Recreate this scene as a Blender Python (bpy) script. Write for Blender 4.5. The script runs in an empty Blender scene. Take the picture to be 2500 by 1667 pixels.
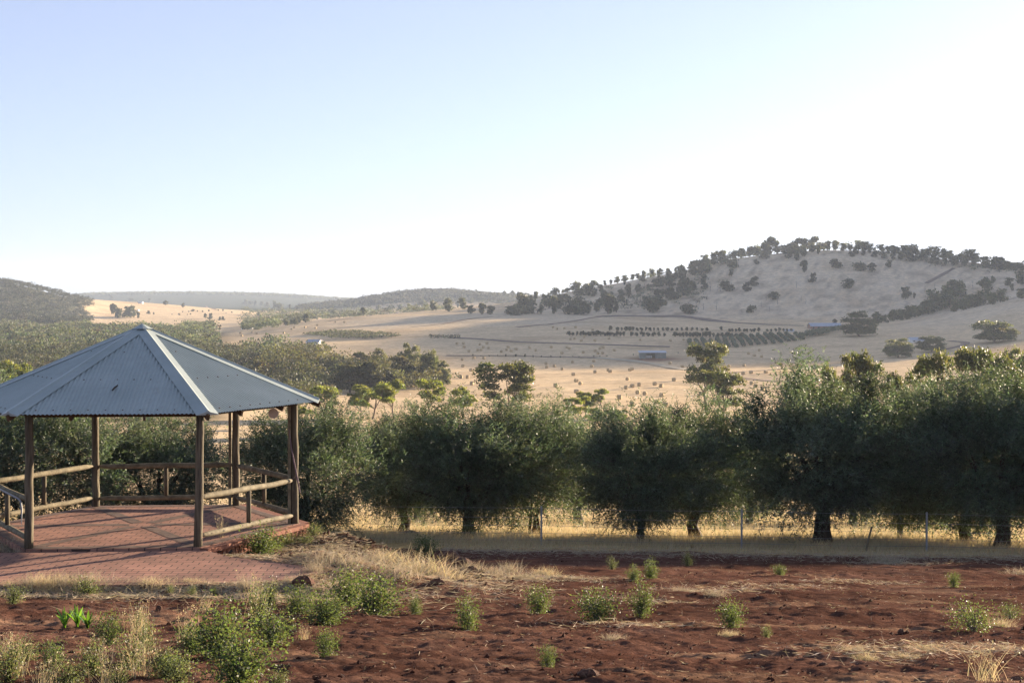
import bpy, math, random
import numpy as np
random.seed(5)
RNG = np.random.default_rng(11)
R = math.radians
S = bpy.context.scene
COL = S.collection

# ------------------------------------------------------------------ measures
F = 3267.0                 # focal length in units of the 2352 px wide picture
CX, HZ = 1176.0, 690.0     # optical axis column, horizon row
SUN_AZ, SUN_EL = R(47), R(9.0)
K = 2352 / 2500.0

# ------------------------------------------------------------------ helpers
def mesh_np(name, V, Fc, tint=None, mats=(), smooth=False, midx=None, nper=None):
    """mesh from numpy verts and equally sized faces (M,k) or a list of such arrays"""
    me = bpy.data.meshes.new(name)
    V = np.asarray(V, dtype=np.float32).reshape(-1, 3)
    if not isinstance(Fc, (list, tuple)):
        Fc = [Fc]
    Fc = [np.asarray(f, dtype=np.int32) for f in Fc if len(f)]
    me.vertices.add(len(V)); me.vertices.foreach_set('co', V.ravel())
    tot = np.concatenate([np.full(len(f), f.shape[1], np.int32) for f in Fc])
    loops = np.concatenate([f.ravel() for f in Fc])
    me.loops.add(len(loops)); me.loops.foreach_set('vertex_index', loops)
    me.polygons.add(len(tot))
    st = np.zeros(len(tot), np.int32); st[1:] = np.cumsum(tot)[:-1]
    me.polygons.foreach_set('loop_start', st)
    me.polygons.foreach_set('use_smooth', np.full(len(tot), bool(smooth)))
    for m in mats:
        me.materials.append(m)
    if midx is not None:
        me.polygons.foreach_set('material_index', np.asarray(midx, np.int32))
    me.update(calc_edges=True)
    if tint is not None:
        a = me.color_attributes.new('tint', 'FLOAT_COLOR', 'POINT')
        t = np.ones((len(V), 4), np.float32); t[:, :3] = np.asarray(tint, np.float32).reshape(-1, 3)
        a.data.foreach_set('color', t.ravel())
    me.validate()
    return me

def props(o, label=None, cat=None, group=None, kind=None):
    if label: o['label'] = label
    if cat: o['category'] = cat
    if group: o['group'] = group
    if kind: o['kind'] = kind
    return o

def obj(name, me, parent=None, loc=(0, 0, 0), rotz=0.0, scale=None):
    o = bpy.data.objects.new(name, me); COL.objects.link(o)
    o.location = loc; o.rotation_euler = (0, 0, rotz)
    if scale is not None: o.scale = scale if hasattr(scale, '__len__') else (scale,) * 3
    if parent: o.parent = parent
    return o

def thing(name, label, cat, loc=(0, 0, 0), rotz=0.0, group=None, scale=None):
    o = bpy.data.objects.new(name, None); COL.objects.link(o)
    o.empty_display_size = 0.3
    o.location = loc; o.rotation_euler = (0, 0, rotz)
    if scale is not None: o.scale = scale if hasattr(scale, '__len__') else (scale,) * 3
    return props(o, label, cat, group)

def dup(root, loc, rotz=0.0, scale=None, label=None, group=None):
    r = root.copy(); COL.objects.link(r)
    r.location = loc; r.rotation_euler = (0, 0, rotz)
    if scale is not None: r.scale = scale if hasattr(scale, '__len__') else (scale,) * 3
    if label: r['label'] = label
    if group: r['group'] = group
    for ch in list(root.children):
        c = ch.copy(); COL.objects.link(c); c.parent = r
        for g in list(ch.children):
            d = g.copy(); COL.objects.link(d); d.parent = c
    return r

class MB:
    """collects boxes, tubes and polygons into one mesh"""
    def __init__(s): s.v = []; s.f = {}; s.mi = {}; s.n = 0
    def add(s, V, Fc, mi=0):
        V = np.asarray(V, float).reshape(-1, 3)
        for f in Fc:
            k = len(f)
            s.f.setdefault(k, []).append([i + s.n for i in f]); s.mi.setdefault(k, []).append(mi)
        s.v.append(V); s.n += len(V); return s
    def box(s, a, b, mi=0):
        (x0, y0, z0), (x1, y1, z1) = a, b
        V = [(x0,y0,z0),(x1,y0,z0),(x1,y1,z0),(x0,y1,z0),(x0,y0,z1),(x1,y0,z1),(x1,y1,z1),(x0,y1,z1)]
        return s.add(V, [(0,3,2,1),(4,5,6,7),(0,1,5,4),(1,2,6,5),(2,3,7,6),(3,0,4,7)], mi)
    def bar(s, p, q, w, h, up=(0, 0, 1), mi=0):
        p, q = np.array(p, float), np.array(q, float); d = q - p; d /= np.linalg.norm(d)
        up = np.array(up, float); sd = np.cross(d, up); sd /= np.linalg.norm(sd); u2 = np.cross(sd, d)
        V = []
        for c in (p, q):
            for a, b in ((-1,-1),(1,-1),(1,1),(-1,1)):
                V.append(c + sd * a * w / 2 + u2 * b * h / 2)
        return s.add(V, [(3,2,1,0),(4,5,6,7),(0,1,5,4),(1,2,6,5),(2,3,7,6),(3,0,4,7)], mi)
    def tube(s, pts, rad, n=8, mi=0, cap=True):
        pts = np.asarray(pts, float); m = len(pts)
        rad = np.broadcast_to(np.asarray(rad, float), (m,))
        t = np.gradient(pts, axis=0); t /= np.linalg.norm(t, axis=1)[:, None] + 1e-9
        ref = np.array((0.0, 0, 1)) if abs(t[0][2]) < .9 else np.array((1.0, 0, 0))
        V = []
        for i in range(m):
            a = np.cross(t[i], ref); a /= np.linalg.norm(a) + 1e-9; b = np.cross(t[i], a)
            ang = np.arange(n) * 2 * math.pi / n
            V.append(pts[i] + rad[i] * (np.cos(ang)[:, None] * a + np.sin(ang)[:, None] * b))
        Fq = [(i*n + j, i*n + (j+1) % n, (i+1)*n + (j+1) % n, (i+1)*n + j) for i in range(m-1) for j in range(n)]
        s.add(np.concatenate(V), Fq, mi)
        if cap:
            base = s.n - m * n
            s.f.setdefault(n, []).append([base + j for j in range(n)][::-1]); s.mi.setdefault(n, []).append(mi)
            s.f.setdefault(n, []).append([base + (m-1)*n + j for j in range(n)]); s.mi.setdefault(n, []).append(mi)
        return s
    def mesh(s, name, mats, smooth=False):
        ks = sorted(s.f)
        return mesh_np(name, np.concatenate(s.v), [np.array(s.f[k]) for k in ks], None, mats, smooth,
                       np.concatenate([np.array(s.mi[k]) for k in ks]))
    def build(s, name, mats, parent=None, loc=(0, 0, 0), smooth=False, rotz=0.0):
        if not isinstance(mats, (list, tuple)): mats = [mats]
        return obj(name, s.mesh(name, mats, smooth), parent, loc, rotz)

# value noise
def _hash(ix, iy, seed):
    h = (ix.astype(np.int64) * 374761393 + iy.astype(np.int64) * 668265263 + seed * 1442695041) & 0x7fffffff
    h = ((h ^ (h >> 13)) * 1274126177) & 0x7fffffff
    h = h ^ (h >> 16)
    return (h & 0xffff) / 65535.0
def vnoise(x, y, seed=0):
    ix, iy = np.floor(x), np.floor(y); fx, fy = x - ix, y - iy
    fx = fx * fx * (3 - 2 * fx); fy = fy * fy * (3 - 2 * fy)
    a, b = _hash(ix, iy, seed), _hash(ix + 1, iy, seed)
    c, d = _hash(ix, iy + 1, seed), _hash(ix + 1, iy + 1, seed)
    return (a * (1 - fx) + b * fx) * (1 - fy) + (c * (1 - fx) + d * fx) * fy - 0.5
def fbm(x, y, oct=4, seed=0):
    s, a = 0.0, 1.0
    for i in range(oct):
        s = s + a * vnoise(x * 2 ** i, y * 2 ** i, seed + i * 7); a *= .5
    return s
def sstep(a, b, x):
    t = np.clip((x - a) / (b - a), 0, 1); return t * t * (3 - 2 * t)

# ------------------------------------------------------------------ materials
def mat(name):
    m = bpy.data.materials.new(name); m.use_nodes = True
    nt = m.node_tree; b = nt.nodes['Principled BSDF']; b.inputs['Specular IOR Level'].default_value = .25
    return m, nt, b
def N(nt, t, **kw):
    n = nt.nodes.new(t)
    for k, v in kw.items():
        if k in n.inputs.keys(): n.inputs[k].default_value = v
        else: setattr(n, k, v)
    return n
def noise_mat(name, c1, c2, scale=5.0, rough=.85, bump=.0, bscale=None, detail=6, stretch=None, spec=.2, c3=None, metal=0.0):
    m, nt, b = mat(name); L = nt.links.new
    tc = N(nt, 'ShaderNodeTexCoord'); mp = N(nt, 'ShaderNodeMapping')
    L(tc.outputs['Object'], mp.inputs['Vector'])
    if stretch: mp.inputs['Scale'].default_value = stretch
    no = N(nt, 'ShaderNodeTexNoise'); no.inputs['Scale'].default_value = scale; no.inputs['Detail'].default_value = detail
    no.inputs['Roughness'].default_value = .62
    L(mp.outputs[0], no.inputs['Vector'])
    cr = N(nt, 'ShaderNodeValToRGB'); e = cr.color_ramp.elements
    e[0].position = .32; e[1].position = .68
    e[0].color = (*c1, 1); e[1].color = (*c2, 1)
    if c3: x = e.new(.5); x.color = (*c3, 1)
    L(no.outputs['Fac'], cr.inputs[0]); L(cr.outputs[0], b.inputs['Base Color'])
    b.inputs['Roughness'].default_value = rough; b.inputs['Specular IOR Level'].default_value = spec
    b.inputs['Metallic'].default_value = metal
    if bump:
        n2 = N(nt, 'ShaderNodeTexNoise'); n2.inputs['Scale'].default_value = bscale or scale * 3; n2.inputs['Detail'].default_value = 5
        L(mp.outputs[0], n2.inputs['Vector'])
        bp = N(nt, 'ShaderNodeBump'); bp.inputs['Strength'].default_value = bump; bp.inputs['Distance'].default_value = .02
        L(n2.outputs['Fac'], bp.inputs['Height']); L(bp.outputs[0], b.inputs['Normal'])
    return m
def leaf_mat(name, base, trans, tfac=.4, rough=.45, spec=.35):
    m, nt, b = mat(name); L = nt.links.new
    at = N(nt, 'ShaderNodeAttribute', attribute_name='tint')
    mx = N(nt, 'ShaderNodeMix', data_type='RGBA', blend_type='MULTIPLY'); mx.inputs[0].default_value = 1
    L(at.outputs['Color'], mx.inputs[6]); mx.inputs[7].default_value = (*base, 1)
    L(mx.outputs[2], b.inputs['Base Color']); b.inputs['Roughness'].default_value = rough
    b.inputs['Specular IOR Level'].default_value = spec
    my = N(nt, 'ShaderNodeMix', data_type='RGBA', blend_type='MULTIPLY'); my.inputs[0].default_value = 1
    L(at.outputs['Color'], my.inputs[6]); my.inputs[7].default_value = (*trans, 1)
    tr = N(nt, 'ShaderNodeBsdfTranslucent'); L(my.outputs[2], tr.inputs['Color'])
    ms = N(nt, 'ShaderNodeMixShader'); ms.inputs[0].default_value = tfac
    L(b.outputs[0], ms.inputs[1]); L(tr.outputs[0], ms.inputs[2])
    L(ms.outputs[0], nt.nodes['Material Output'].inputs['Surface'])
    return m

M = {}
M['olive'] = leaf_mat('olive_leaf', (.092, .116, .084), (.135, .185, .072), .32, .52, .2)
M['gum'] = leaf_mat('gum_leaf', (.062, .078, .034), (.165, .175, .04), .40, .5, .3)
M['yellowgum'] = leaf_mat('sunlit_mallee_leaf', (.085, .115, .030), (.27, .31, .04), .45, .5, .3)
M['darkgum'] = leaf_mat('dark_gum_leaf', (.050, .059, .035), (.125, .135, .045), .33, .55, .25)
M['bushland'] = leaf_mat('bushland_leaf', (.056, .064, .033), (.11, .115, .04), .28, .6, .2)
M['bushtree'] = leaf_mat('bush_tree_leaf', (.046, .052, .030), (.13, .125, .035), .34, .6, .2)
M['belt'] = leaf_mat('valley_belt_leaf', (.074, .088, .052), (.14, .16, .06), .34, .6, .2)
M['hillwood'] = leaf_mat('hill_wood_leaf', (.036, .043, .031), (.065, .07, .034), .25, .6, .2)
M['rose'] = leaf_mat('shrub_leaf', (.068, .092, .044), (.17, .225, .05), .36, .5, .15)
M['paleleaf'] = leaf_mat('pale_weed_leaf', (.105, .125, .058), (.20, .23, .07), .4, .5, .3)
M['lily'] = leaf_mat('strap_leaf', (.045, .13, .02), (.20, .38, .03), .45, .35, .5)
M['straw'] = leaf_mat('dry_grass_blade', (.52, .435, .27), (.48, .39, .21), .36, .6, .15)
M['greystraw'] = leaf_mat('weathered_straw', (.42, .36, .26), (.40, .32, .2), .3, .7, .15)
M['bark'] = noise_mat('tree_bark', (.035, .026, .020), (.10, .072, .05), 9, .9, .6, 30, stretch=(1, 1, .25))
M['gumbark'] = noise_mat('gum_bark', (.10, .075, .055), (.26, .20, .15), 4, .85, .3, 12, stretch=(1, 1, .3))
M['deadwood'] = noise_mat('dead_wood', (.12, .10, .09), (.25, .21, .18), 4, .9)
M['post'] = noise_mat('weathered_timber', (.045, .038, .026), (.21, .18, .12), 3.0, .85, .9, 9, stretch=(7, 7, .45), c3=(.12, .10, .067))
M['rail'] = noise_mat('weathered_rail', (.11, .095, .062), (.29, .25, .165), 5, .8, .4, 40, c3=(.20, .17, .11))
M['beam'] = noise_mat('dark_stained_timber', (.045, .026, .016), (.10, .062, .036), 4, .75, .2, 30)
M['steel'] = noise_mat('galvanised_steel', (.20, .205, .21), (.32, .33, .335), 6, .6, spec=.4, metal=.25)
M['wire'] = noise_mat('fence_wire', (.16, .16, .16), (.28, .28, .27), 6, .5, spec=.4, metal=.5)
M['rock'] = noise_mat('red_brown_rock', (.055, .030, .022), (.17, .085, .055), 6, .9, .8, 14)
M['darkrock'] = noise_mat('dark_rock', (.03, .026, .025), (.09, .07, .06), 8, .85, .6, 16)
M['bale'] = noise_mat('hay_bale', (.30, .22, .12), (.52, .40, .23), 3, .95, .5, 8, c3=(.42, .32, .18))
M['track'] = noise_mat('dirt_track', (.16, .10, .07), (.27, .19, .13), .05, .95)
M['darktrack'] = noise_mat('ploughed_firebreak', (.10, .07, .055), (.19, .14, .11), .05, .95)
M['verge'] = noise_mat('pale_verge', (.36, .30, .2), (.52, .44, .3), .2, .95)
M['roofblue'] = noise_mat('blue_grey_sheet_roof', (.25, .29, .35), (.34, .385, .45), .5, .5, spec=.35)
M['shedwall'] = noise_mat('grey_green_sheet_wall', (.13, .155, .15), (.19, .215, .20), .6, .6)
M['whitewall'] = noise_mat('white_painted_wall', (.62, .62, .62), (.74, .74, .73), .5, .6)
M['brickwall'] = noise_mat('brick_house_wall', (.22, .12, .09), (.32, .19, .14), .8, .9)
M['darkopening'] = noise_mat('opening_shade', (.02, .022, .024), (.04, .042, .045), .5, .9)  # near-black colour stands for the shade inside bays and windows
M['disc'] = noise_mat('pale_lamp_disc', (.52, .44, .36), (.66, .56, .46), 6, .6)
M['strap'] = noise_mat('woven_strap', (.13, .09, .095), (.27, .20, .22), 40, .8)
M['deadwire'] = M['wire']

def roof_mat():
    m, nt, b = mat('blue_grey_roof_paint'); L = nt.links.new
    tc = N(nt, 'ShaderNodeTexCoord')
    n1 = N(nt, 'ShaderNodeTexNoise'); n1.inputs['Scale'].default_value = 1.3; n1.inputs['Detail'].default_value = 8
    L(tc.outputs['Object'], n1.inputs['Vector'])
    cr = N(nt, 'ShaderNodeValToRGB'); e = cr.color_ramp.elements
    e[0].position = .3; e[1].position = .75; e[0].color = (.295, .345, .325, 1); e[1].color = (.39, .44, .415, 1)
    n2 = N(nt, 'ShaderNodeTexNoise'); n2.inputs['Scale'].default_value = 7; n2.inputs['Detail'].default_value = 9; n2.inputs['Roughness'].default_value = .75
    L(tc.outputs['Object'], n2.inputs['Vector'])
    mr = N(nt, 'ShaderNodeMapRange'); mr.inputs[1].default_value = .52; mr.inputs[2].default_value = .78; mr.inputs[3].default_value = 0; mr.inputs[4].default_value = .55; L(n2.outputs['Fac'], mr.inputs[0])
    mx = N(nt, 'ShaderNodeMix', data_type='RGBA'); L(mr.outputs[0], mx.inputs[0]); mx.inputs[7].default_value = (.25, .235, .20, 1)
    L(n1.outputs['Fac'], cr.inputs[0]); L(cr.outputs[0], mx.inputs[6]); L(mx.outputs[2], b.inputs['Base Color'])
    b.inputs['Roughness'].default_value = .42; b.inputs['Specular IOR Level'].default_value = .45
    return m
M['roof'] = roof_mat()

def brick_mat(name, c1, c2, mortar, rot=0.0, bw=.23, bh=.115):
    m, nt, b = mat(name); L = nt.links.new
    tc = N(nt, 'ShaderNodeTexCoord'); mp = N(nt, 'ShaderNodeMapping'); mp.inputs['Rotation'].default_value = (0, 0, rot)
    L(tc.outputs['Object'], mp.inputs['Vector'])
    br = N(nt, 'ShaderNodeTexBrick'); br.inputs['Scale'].default_value = 1
    br.inputs['Brick Width'].default_value = bw; br.inputs['Row Height'].default_value = bh
    br.inputs['Mortar Size'].default_value = .010; br.inputs['Bias'].default_value = 0
    br.inputs['Color1'].default_value = (*c1, 1); br.inputs['Color2'].default_value = (*c2, 1); br.inputs['Mortar'].default_value = (*mortar, 1)
    nz = N(nt, 'ShaderNodeTexNoise'); nz.inputs['Scale'].default_value = 4; nz.inputs['Detail'].default_value = 3
    L(tc.outputs['Object'], nz.inputs['Vector'])
    va = N(nt, 'ShaderNodeVectorMath', operation='MULTIPLY_ADD'); va.inputs[1].default_value = (.02, .02, 0)
    L(nz.outputs['Color'], va.inputs[0]); L(mp.outputs[0], va.inputs[2]); L(va.outputs[0], br.inputs['Vector'])
    n1 = N(nt, 'ShaderNodeTexNoise'); n1.inputs['Scale'].default_value = .9; n1.inputs['Detail'].default_value = 8
    L(tc.outputs['Object'], n1.inputs['Vector'])
    mr = N(nt, 'ShaderNodeMapRange'); mr.inputs[1].default_value = .3; mr.inputs[2].default_value = .7; mr.inputs[3].default_value = .72; mr.inputs[4].default_value = 1.25
    L(n1.outputs['Fac'], mr.inputs[0])
    mx = N(nt, 'ShaderNodeMix', data_type='RGBA', blend_type='MULTIPLY'); mx.inputs[0].default_value = 1
    L(br.outputs['Color'], mx.inputs[6]); L(mr.outputs[0], mx.inputs[7]); L(mx.outputs[2], b.inputs['Base Color'])
    bp = N(nt, 'ShaderNodeBump'); bp.inputs['Strength'].default_value = .8; bp.inputs['Distance'].default_value = .012; bp.invert = True
    L(br.outputs['Fac'], bp.inputs['Height']); L(bp.outputs[0], b.inputs['Normal'])
    b.inputs['Roughness'].default_value = .82
    return m
M['paver'] = brick_mat('red_brick_paving', (.36, .185, .128), (.275, .145, .102), (.065, .04, .032), 0, .28, .19)
M['greypaver'] = brick_mat('grey_brick_band', (.185, .120, .088), (.150, .105, .082), (.06, .042, .034), R(30), .26, .17)
M['soldier'] = noise_mat('red_retaining_brick', (.20, .085, .055), (.29, .130, .082), 5, .85, .3)
M['mortar'] = noise_mat('pale_mortar', (.30, .24, .2), (.42, .35, .29), 8, .95)

# ------------------------------------------------------------------ terrain
YK = [60, 100, 200, 300, 400, 500, 650, 800, 950, 1100, 1200, 1300, 1450, 1600, 1750, 2000, 2300, 2600, 3200, 4200, 6000, 9500]
ROWS = {
 -2500: [1240,1190,1085,1010, 960, 925, 870, 835, 805, 780, 770, 755, 730, 690, 660, 620, 590, 600, 640, 680, 690, 700],
 -500:  [1225,1180,1080,1006, 955, 918, 866, 832, 804, 786, 778, 770, 758, 745, 735, 690, 615, 615, 650, 690, 690, 700],
 0:     [1220,1180,1080,1005, 952, 915, 865, 830, 803, 786, 778, 770, 758, 750, 736, 700, 650, 660, 690, 705, 690, 700],
 120:   [1220,1180,1080,1005, 952, 915, 865, 830, 803, 786, 778, 770, 760, 752, 744, 724, 676, 682, 698, 705, 684, 700],
 215:   [1220,1180,1080,1005, 953, 915, 865, 830, 803, 786, 779, 772, 762, 755, 748, 738, 706, 688, 705, 705, 678, 700],
 350:   [1220,1180,1080,1005, 955, 917, 868, 832, 804, 787, 780, 773, 763, 756, 750, 740, 722, 697, 708, 705, 675, 700],
 500:   [1220,1180,1080,1006, 957, 920, 872, 835, 805, 786, 778, 770, 762, 755, 750, 740, 728, 709, 712, 705, 676, 700],
 640:   [1220,1180,1080,1008, 960, 924, 878, 838, 803, 779, 766, 757, 750, 746, 742, 736, 730, 720, 710, 705, 680, 700],
 800:   [1220,1180,1081,1010, 963, 927, 884, 841, 800, 769, 753, 742, 733, 729, 730, 732, 730, 722, 695, 706, 690, 700],
 1000:  [1220,1180,1082,1011, 964, 928, 887, 843, 796, 762, 744, 730, 720, 714, 716, 722, 722, 716, 671, 700, 698, 700],
 1176:  [1220,1180,1082,1011, 964, 928, 888, 843, 794, 758, 740, 724, 708, 695, 699, 712, 720, 715, 684, 700, 700, 700],
 1400:  [1221,1181,1083,1012, 964, 928, 888, 843, 793, 757, 740, 724, 690, 656, 664, 690, 705, 710, 700, 700, 700, 700],
 1550:  [1221,1181,1083,1012, 964, 928, 888, 842, 793, 757, 742, 728, 680, 629, 640, 680, 700, 705, 700, 700, 700, 700],
 1700:  [1222,1182,1084,1012, 964, 928, 886, 840, 793, 757, 744, 732, 664, 596, 608, 668, 700, 705, 700, 700, 700, 700],
 1900:  [1223,1183,1084,1011, 962, 924, 880, 836, 793, 759, 748, 736, 655, 578, 592, 660, 700, 705, 700, 700, 700, 700],
 2050:  [1224,1184,1084,1009, 958, 918, 872, 829, 790, 752, 742, 734, 656, 583, 596, 660, 700, 705, 700, 700, 700, 700],
 2200:  [1225,1185,1084,1006, 952, 910, 862, 820, 781, 738, 714, 722, 662, 600, 605, 655, 690, 700, 700, 700, 700, 700],
 2352:  [1226,1186,1084,1002, 946, 902, 852, 809, 766, 708, 684, 692, 652, 614, 606, 640, 680, 690, 700, 700, 700, 700],
 2600:  [1230,1190,1086,1000, 940, 892, 840, 795, 745, 690, 655, 610, 560, 520, 470, 400, 440, 560, 660, 690, 700, 700],  # unseen ridge from here rightwards, raised to cast shade on the upper fields
 2950:  [1235,1195,1090,1000, 940, 890, 838, 790, 730, 650, 580, 500, 440, 395, 362, 350, 400, 520, 640, 690, 700, 700],
 3600:  [1240,1200,1095,1005, 945, 900, 845, 795, 735, 660, 610, 560, 500, 450, 420, 420, 470, 540, 640, 690, 700, 700],
 6000:  [1260,1210,1100,1010, 950, 905, 855, 810, 765, 720, 700, 680, 660, 640, 620, 610, 620, 640, 680, 690, 700, 700],
}
def pchip(xk, yk, x):
    """monotone cubic along axis 0 of yk (n, ...)"""
    xk = np.asarray(xk, float); yk = np.asarray(yk, float); h = np.diff(xk); sh = (-1,) + (1,) * (yk.ndim - 1)
    d = np.diff(yk, axis=0) / h.reshape(sh); m = np.zeros_like(yk)
    p = d[:-1] * d[1:]
    m[1:-1] = np.where(p > 0, 2 * p / (d[:-1] + d[1:] + np.where(p > 0, 0, 1)), 0)
    m[0], m[-1] = d[0], d[-1]
    x = np.clip(x, xk[0], xk[-1]); i = np.clip(np.searchsorted(xk, x) - 1, 0, len(xk) - 2)
    t = ((x - xk[i]) / h[i]).reshape(sh); hh = h[i].reshape(sh)
    return ((2*t**3 - 3*t**2 + 1) * yk[i] + (t**3 - 2*t**2 + t) * hh * m[i] + (-2*t**3 + 3*t**2) * yk[i+1] + (t**3 - t**2) * hh * m[i+1])
PXK = sorted(ROWS)
RT = np.array([ROWS[p] for p in PXK], float)                       # (px, Y)
ZT = (HZ - RT) / F * np.array(YK)[None, :]

UG = np.concatenate([np.linspace(-3.2, -.85, 14)[:-1], np.linspace(-.85, -.42, 44)[:-1], np.linspace(-.42, .42, 290),
                     np.linspace(.42, .85, 44)[1:], np.linspace(.85, 3.2, 14)[1:]])
YG = np.concatenate([np.linspace(-40, 5, 14), np.exp(np.linspace(math.log(6.5), math.log(11.5), 50))[:-1],
                     np.exp(np.linspace(math.log(11.5), math.log(52), 560))[:-1], np.exp(np.linspace(math.log(52), math.log(9400), 600))])
def wY(Y): return np.where(Y > 6.5, Y, 6.5 + (6.5 - Y) * .7)

# gazebo hexagon
GC = np.array((-7.33, 28.2)); GR = 3.0; GROT = R(3.5); ZF = -4.44
def hexpt(k, r=GR):
    a = GROT + R(60 * k); return GC + r * np.array((math.cos(a), math.sin(a)))
PATH = np.array([(-19, 21.6), (-12, 22.15), (-8.2, 22.35), (-5.2, 22.42), (-3.85, 22.65), (-3.2, 23.4), (-3.3, 23.9), (-4.1, 24.35), (-4.95, 24.9), (-5.5, 25.52),
                 (-8.68, 25.33), (-9.6, 25.1), (-10.6, 24.7), (-12, 24.6), (-19, 24.4)])
def hexdist(x, y):
    dx, dy = x - GC[0], y - GC[1]; d = -1e9
    for k in range(6):
        a = GROT + R(60 * k + 30); d = np.maximum(d, dx * math.cos(a) + dy * math.sin(a) - GR * math.cos(R(30)))
    return d
def near_z(x, y):
    zp = -3.49 - .133 * (y - 13) - .015 * x
    zp = np.where(y < 13, -3.49 - .10 * (y - 13) - .015 * x, zp)
    d = hexdist(x, y)
    # the made ground around the pavilion
    top = np.where(d < .1, ZF - .10, ZF - .34)
    right = sstep(-5.5, -3.5, x)
    fall = 1 - sstep(.2, 3.0 + 1.6 * fbm(x * .6, y * .6, 3, 5), d)
    z = zp + (top - zp) * fall * np.where(top > zp, 1, 1)
    # bench under the path
    px0 = sstep(21.9, 22.55, y + .25 * fbm(x * .7, y * .7, 3, 9)) * (1 - sstep(24.9, 26.2, y)) * (1 - sstep(-3.6, -1.6, x))
    z = z + (np.maximum(z, ZF - .075) - z) * px0
    inside = (d < .12)
    z = np.where(inside, ZF - .10, z)
    m = np.exp(-(((x + 2.6) / 1.3) ** 2 + ((y - 27.6) / 2.2) ** 2)) * .22 + np.exp(-(((x + 1.9) / 1.0) ** 2 + ((y - 24.4) / .7) ** 2)) * .26
    return z + m * (1 - inside)
def path_mask(x, y):
    ok = np.zeros(np.shape(x), bool); n = len(PATH); j = n - 1
    for i in range(n):
        xi, yi, xj, yj = *PATH[i], *PATH[j]
        c = ((yi > y) != (yj > y)) & (x < (xj - xi) * (y - yi) / (yj - yi + 1e-12) + xi)
        ok ^= c; j = i
    return ok
def far_grid():
    A = pchip(PXK, ZT, UG * F + CX)                                 # (u, Yk)
    return pchip(YK, A.T, YG).T                                     # (u, Y)
ZFAR = far_grid()
UU, YY = np.meshgrid(UG, YG, indexing='ij')
XX = UU * wY(YY)
ZN = near_z(XX, YY)
wf = sstep(55, 85, YY)
ZFAR = np.where(YY > 60, ZFAR, ZN)
ZZ = ZN * (1 - wf) + ZFAR * wf
# roll of the far ground
roll = fbm(XX / 160, YY / 160, 4, 21) * 3.0 * sstep(250, 900, YY) + fbm(XX / 40, YY / 40, 3, 31) * .7 * sstep(120, 400, YY)
ZZ = ZZ + roll * np.where(YY > 100, 1, 0) * (1 - .5 * sstep(2500, 5000, YY))
ZSMOOTH = ZZ.copy()
ins = (hexdist(XX, YY) < .15) | path_mask(XX, YY)
soilw = (1 - sstep(44, 60, YY)) * (1 - ins) * (1 + 1.6 * np.exp(-(((XX + 2.4) / 1.5) ** 2 + ((YY - 28) / 3) ** 2)))
clod = np.maximum(fbm(XX / .42, YY / .55, 3, 3), -.12)
bumps = .085 * clod + .05 * fbm(XX / 1.7, YY / 1.1, 2, 8) + .035 * np.abs(vnoise(XX / .16, YY / .16, 77)) + .03 * np.maximum(fbm(XX / .7, YY / .28, 2, 55) - .18, 0) * 3
bumps = bumps * .72 * (1 + .5 * sstep(.1, .5, fbm(XX / 3, YY / 3, 2, 91)))
bumps = bumps + .032 * vnoise(XX / .085, YY / .10, 15)
ZZ = ZZ + bumps * soilw * sstep(6, 9, YY)

def zq(x, y, smooth=False):
    """height of the ground at (x, y)"""
    x = np.atleast_1d(np.asarray(x, float)); y = np.atleast_1d(np.asarray(y, float))
    u = x / wY(y)
    i = np.clip(np.searchsorted(UG, u) - 1, 0, len(UG) - 2); j = np.clip(np.searchsorted(YG, y) - 1, 0, len(YG) - 2)
    a = np.clip((u - UG[i]) / (UG[i+1] - UG[i]), 0, 1); b = np.clip((y - YG[j]) / (YG[j+1] - YG[j]), 0, 1)
    G = ZSMOOTH if smooth else ZZ
    return (G[i, j] * (1-a) * (1-b) + G[i+1, j] * a * (1-b) + G[i, j+1] * (1-a) * b + G[i+1, j+1] * a * b)
JN = np.searchsorted(YG, 9)
def hit(px, row, ymin=9.0, ymax=9000.0):
    """where the sight line through a picture point of the photograph meets the ground"""
    u = (px - CX) / F
    j0 = np.searchsorted(YG, ymin); j1 = np.searchsorted(YG, ymax)
    ys = YG[j0:j1]; zs = zq(u * ys, ys, True)
    rows = HZ - zs / ys * F
    k = np.nonzero(rows <= row)[0]
    if len(k) == 0: q = int(np.argmin(rows)); y = ys[q]
    else:
        q = int(k[0])
        if q == 0: y = ys[0]
        else:
            t = (rows[q-1] - row) / (rows[q-1] - rows[q] + 1e-9); y = ys[q-1] + t * (ys[q] - ys[q-1])
    x = u * y
    return np.array((x, y, float(zq(x, y)[0])))

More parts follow.
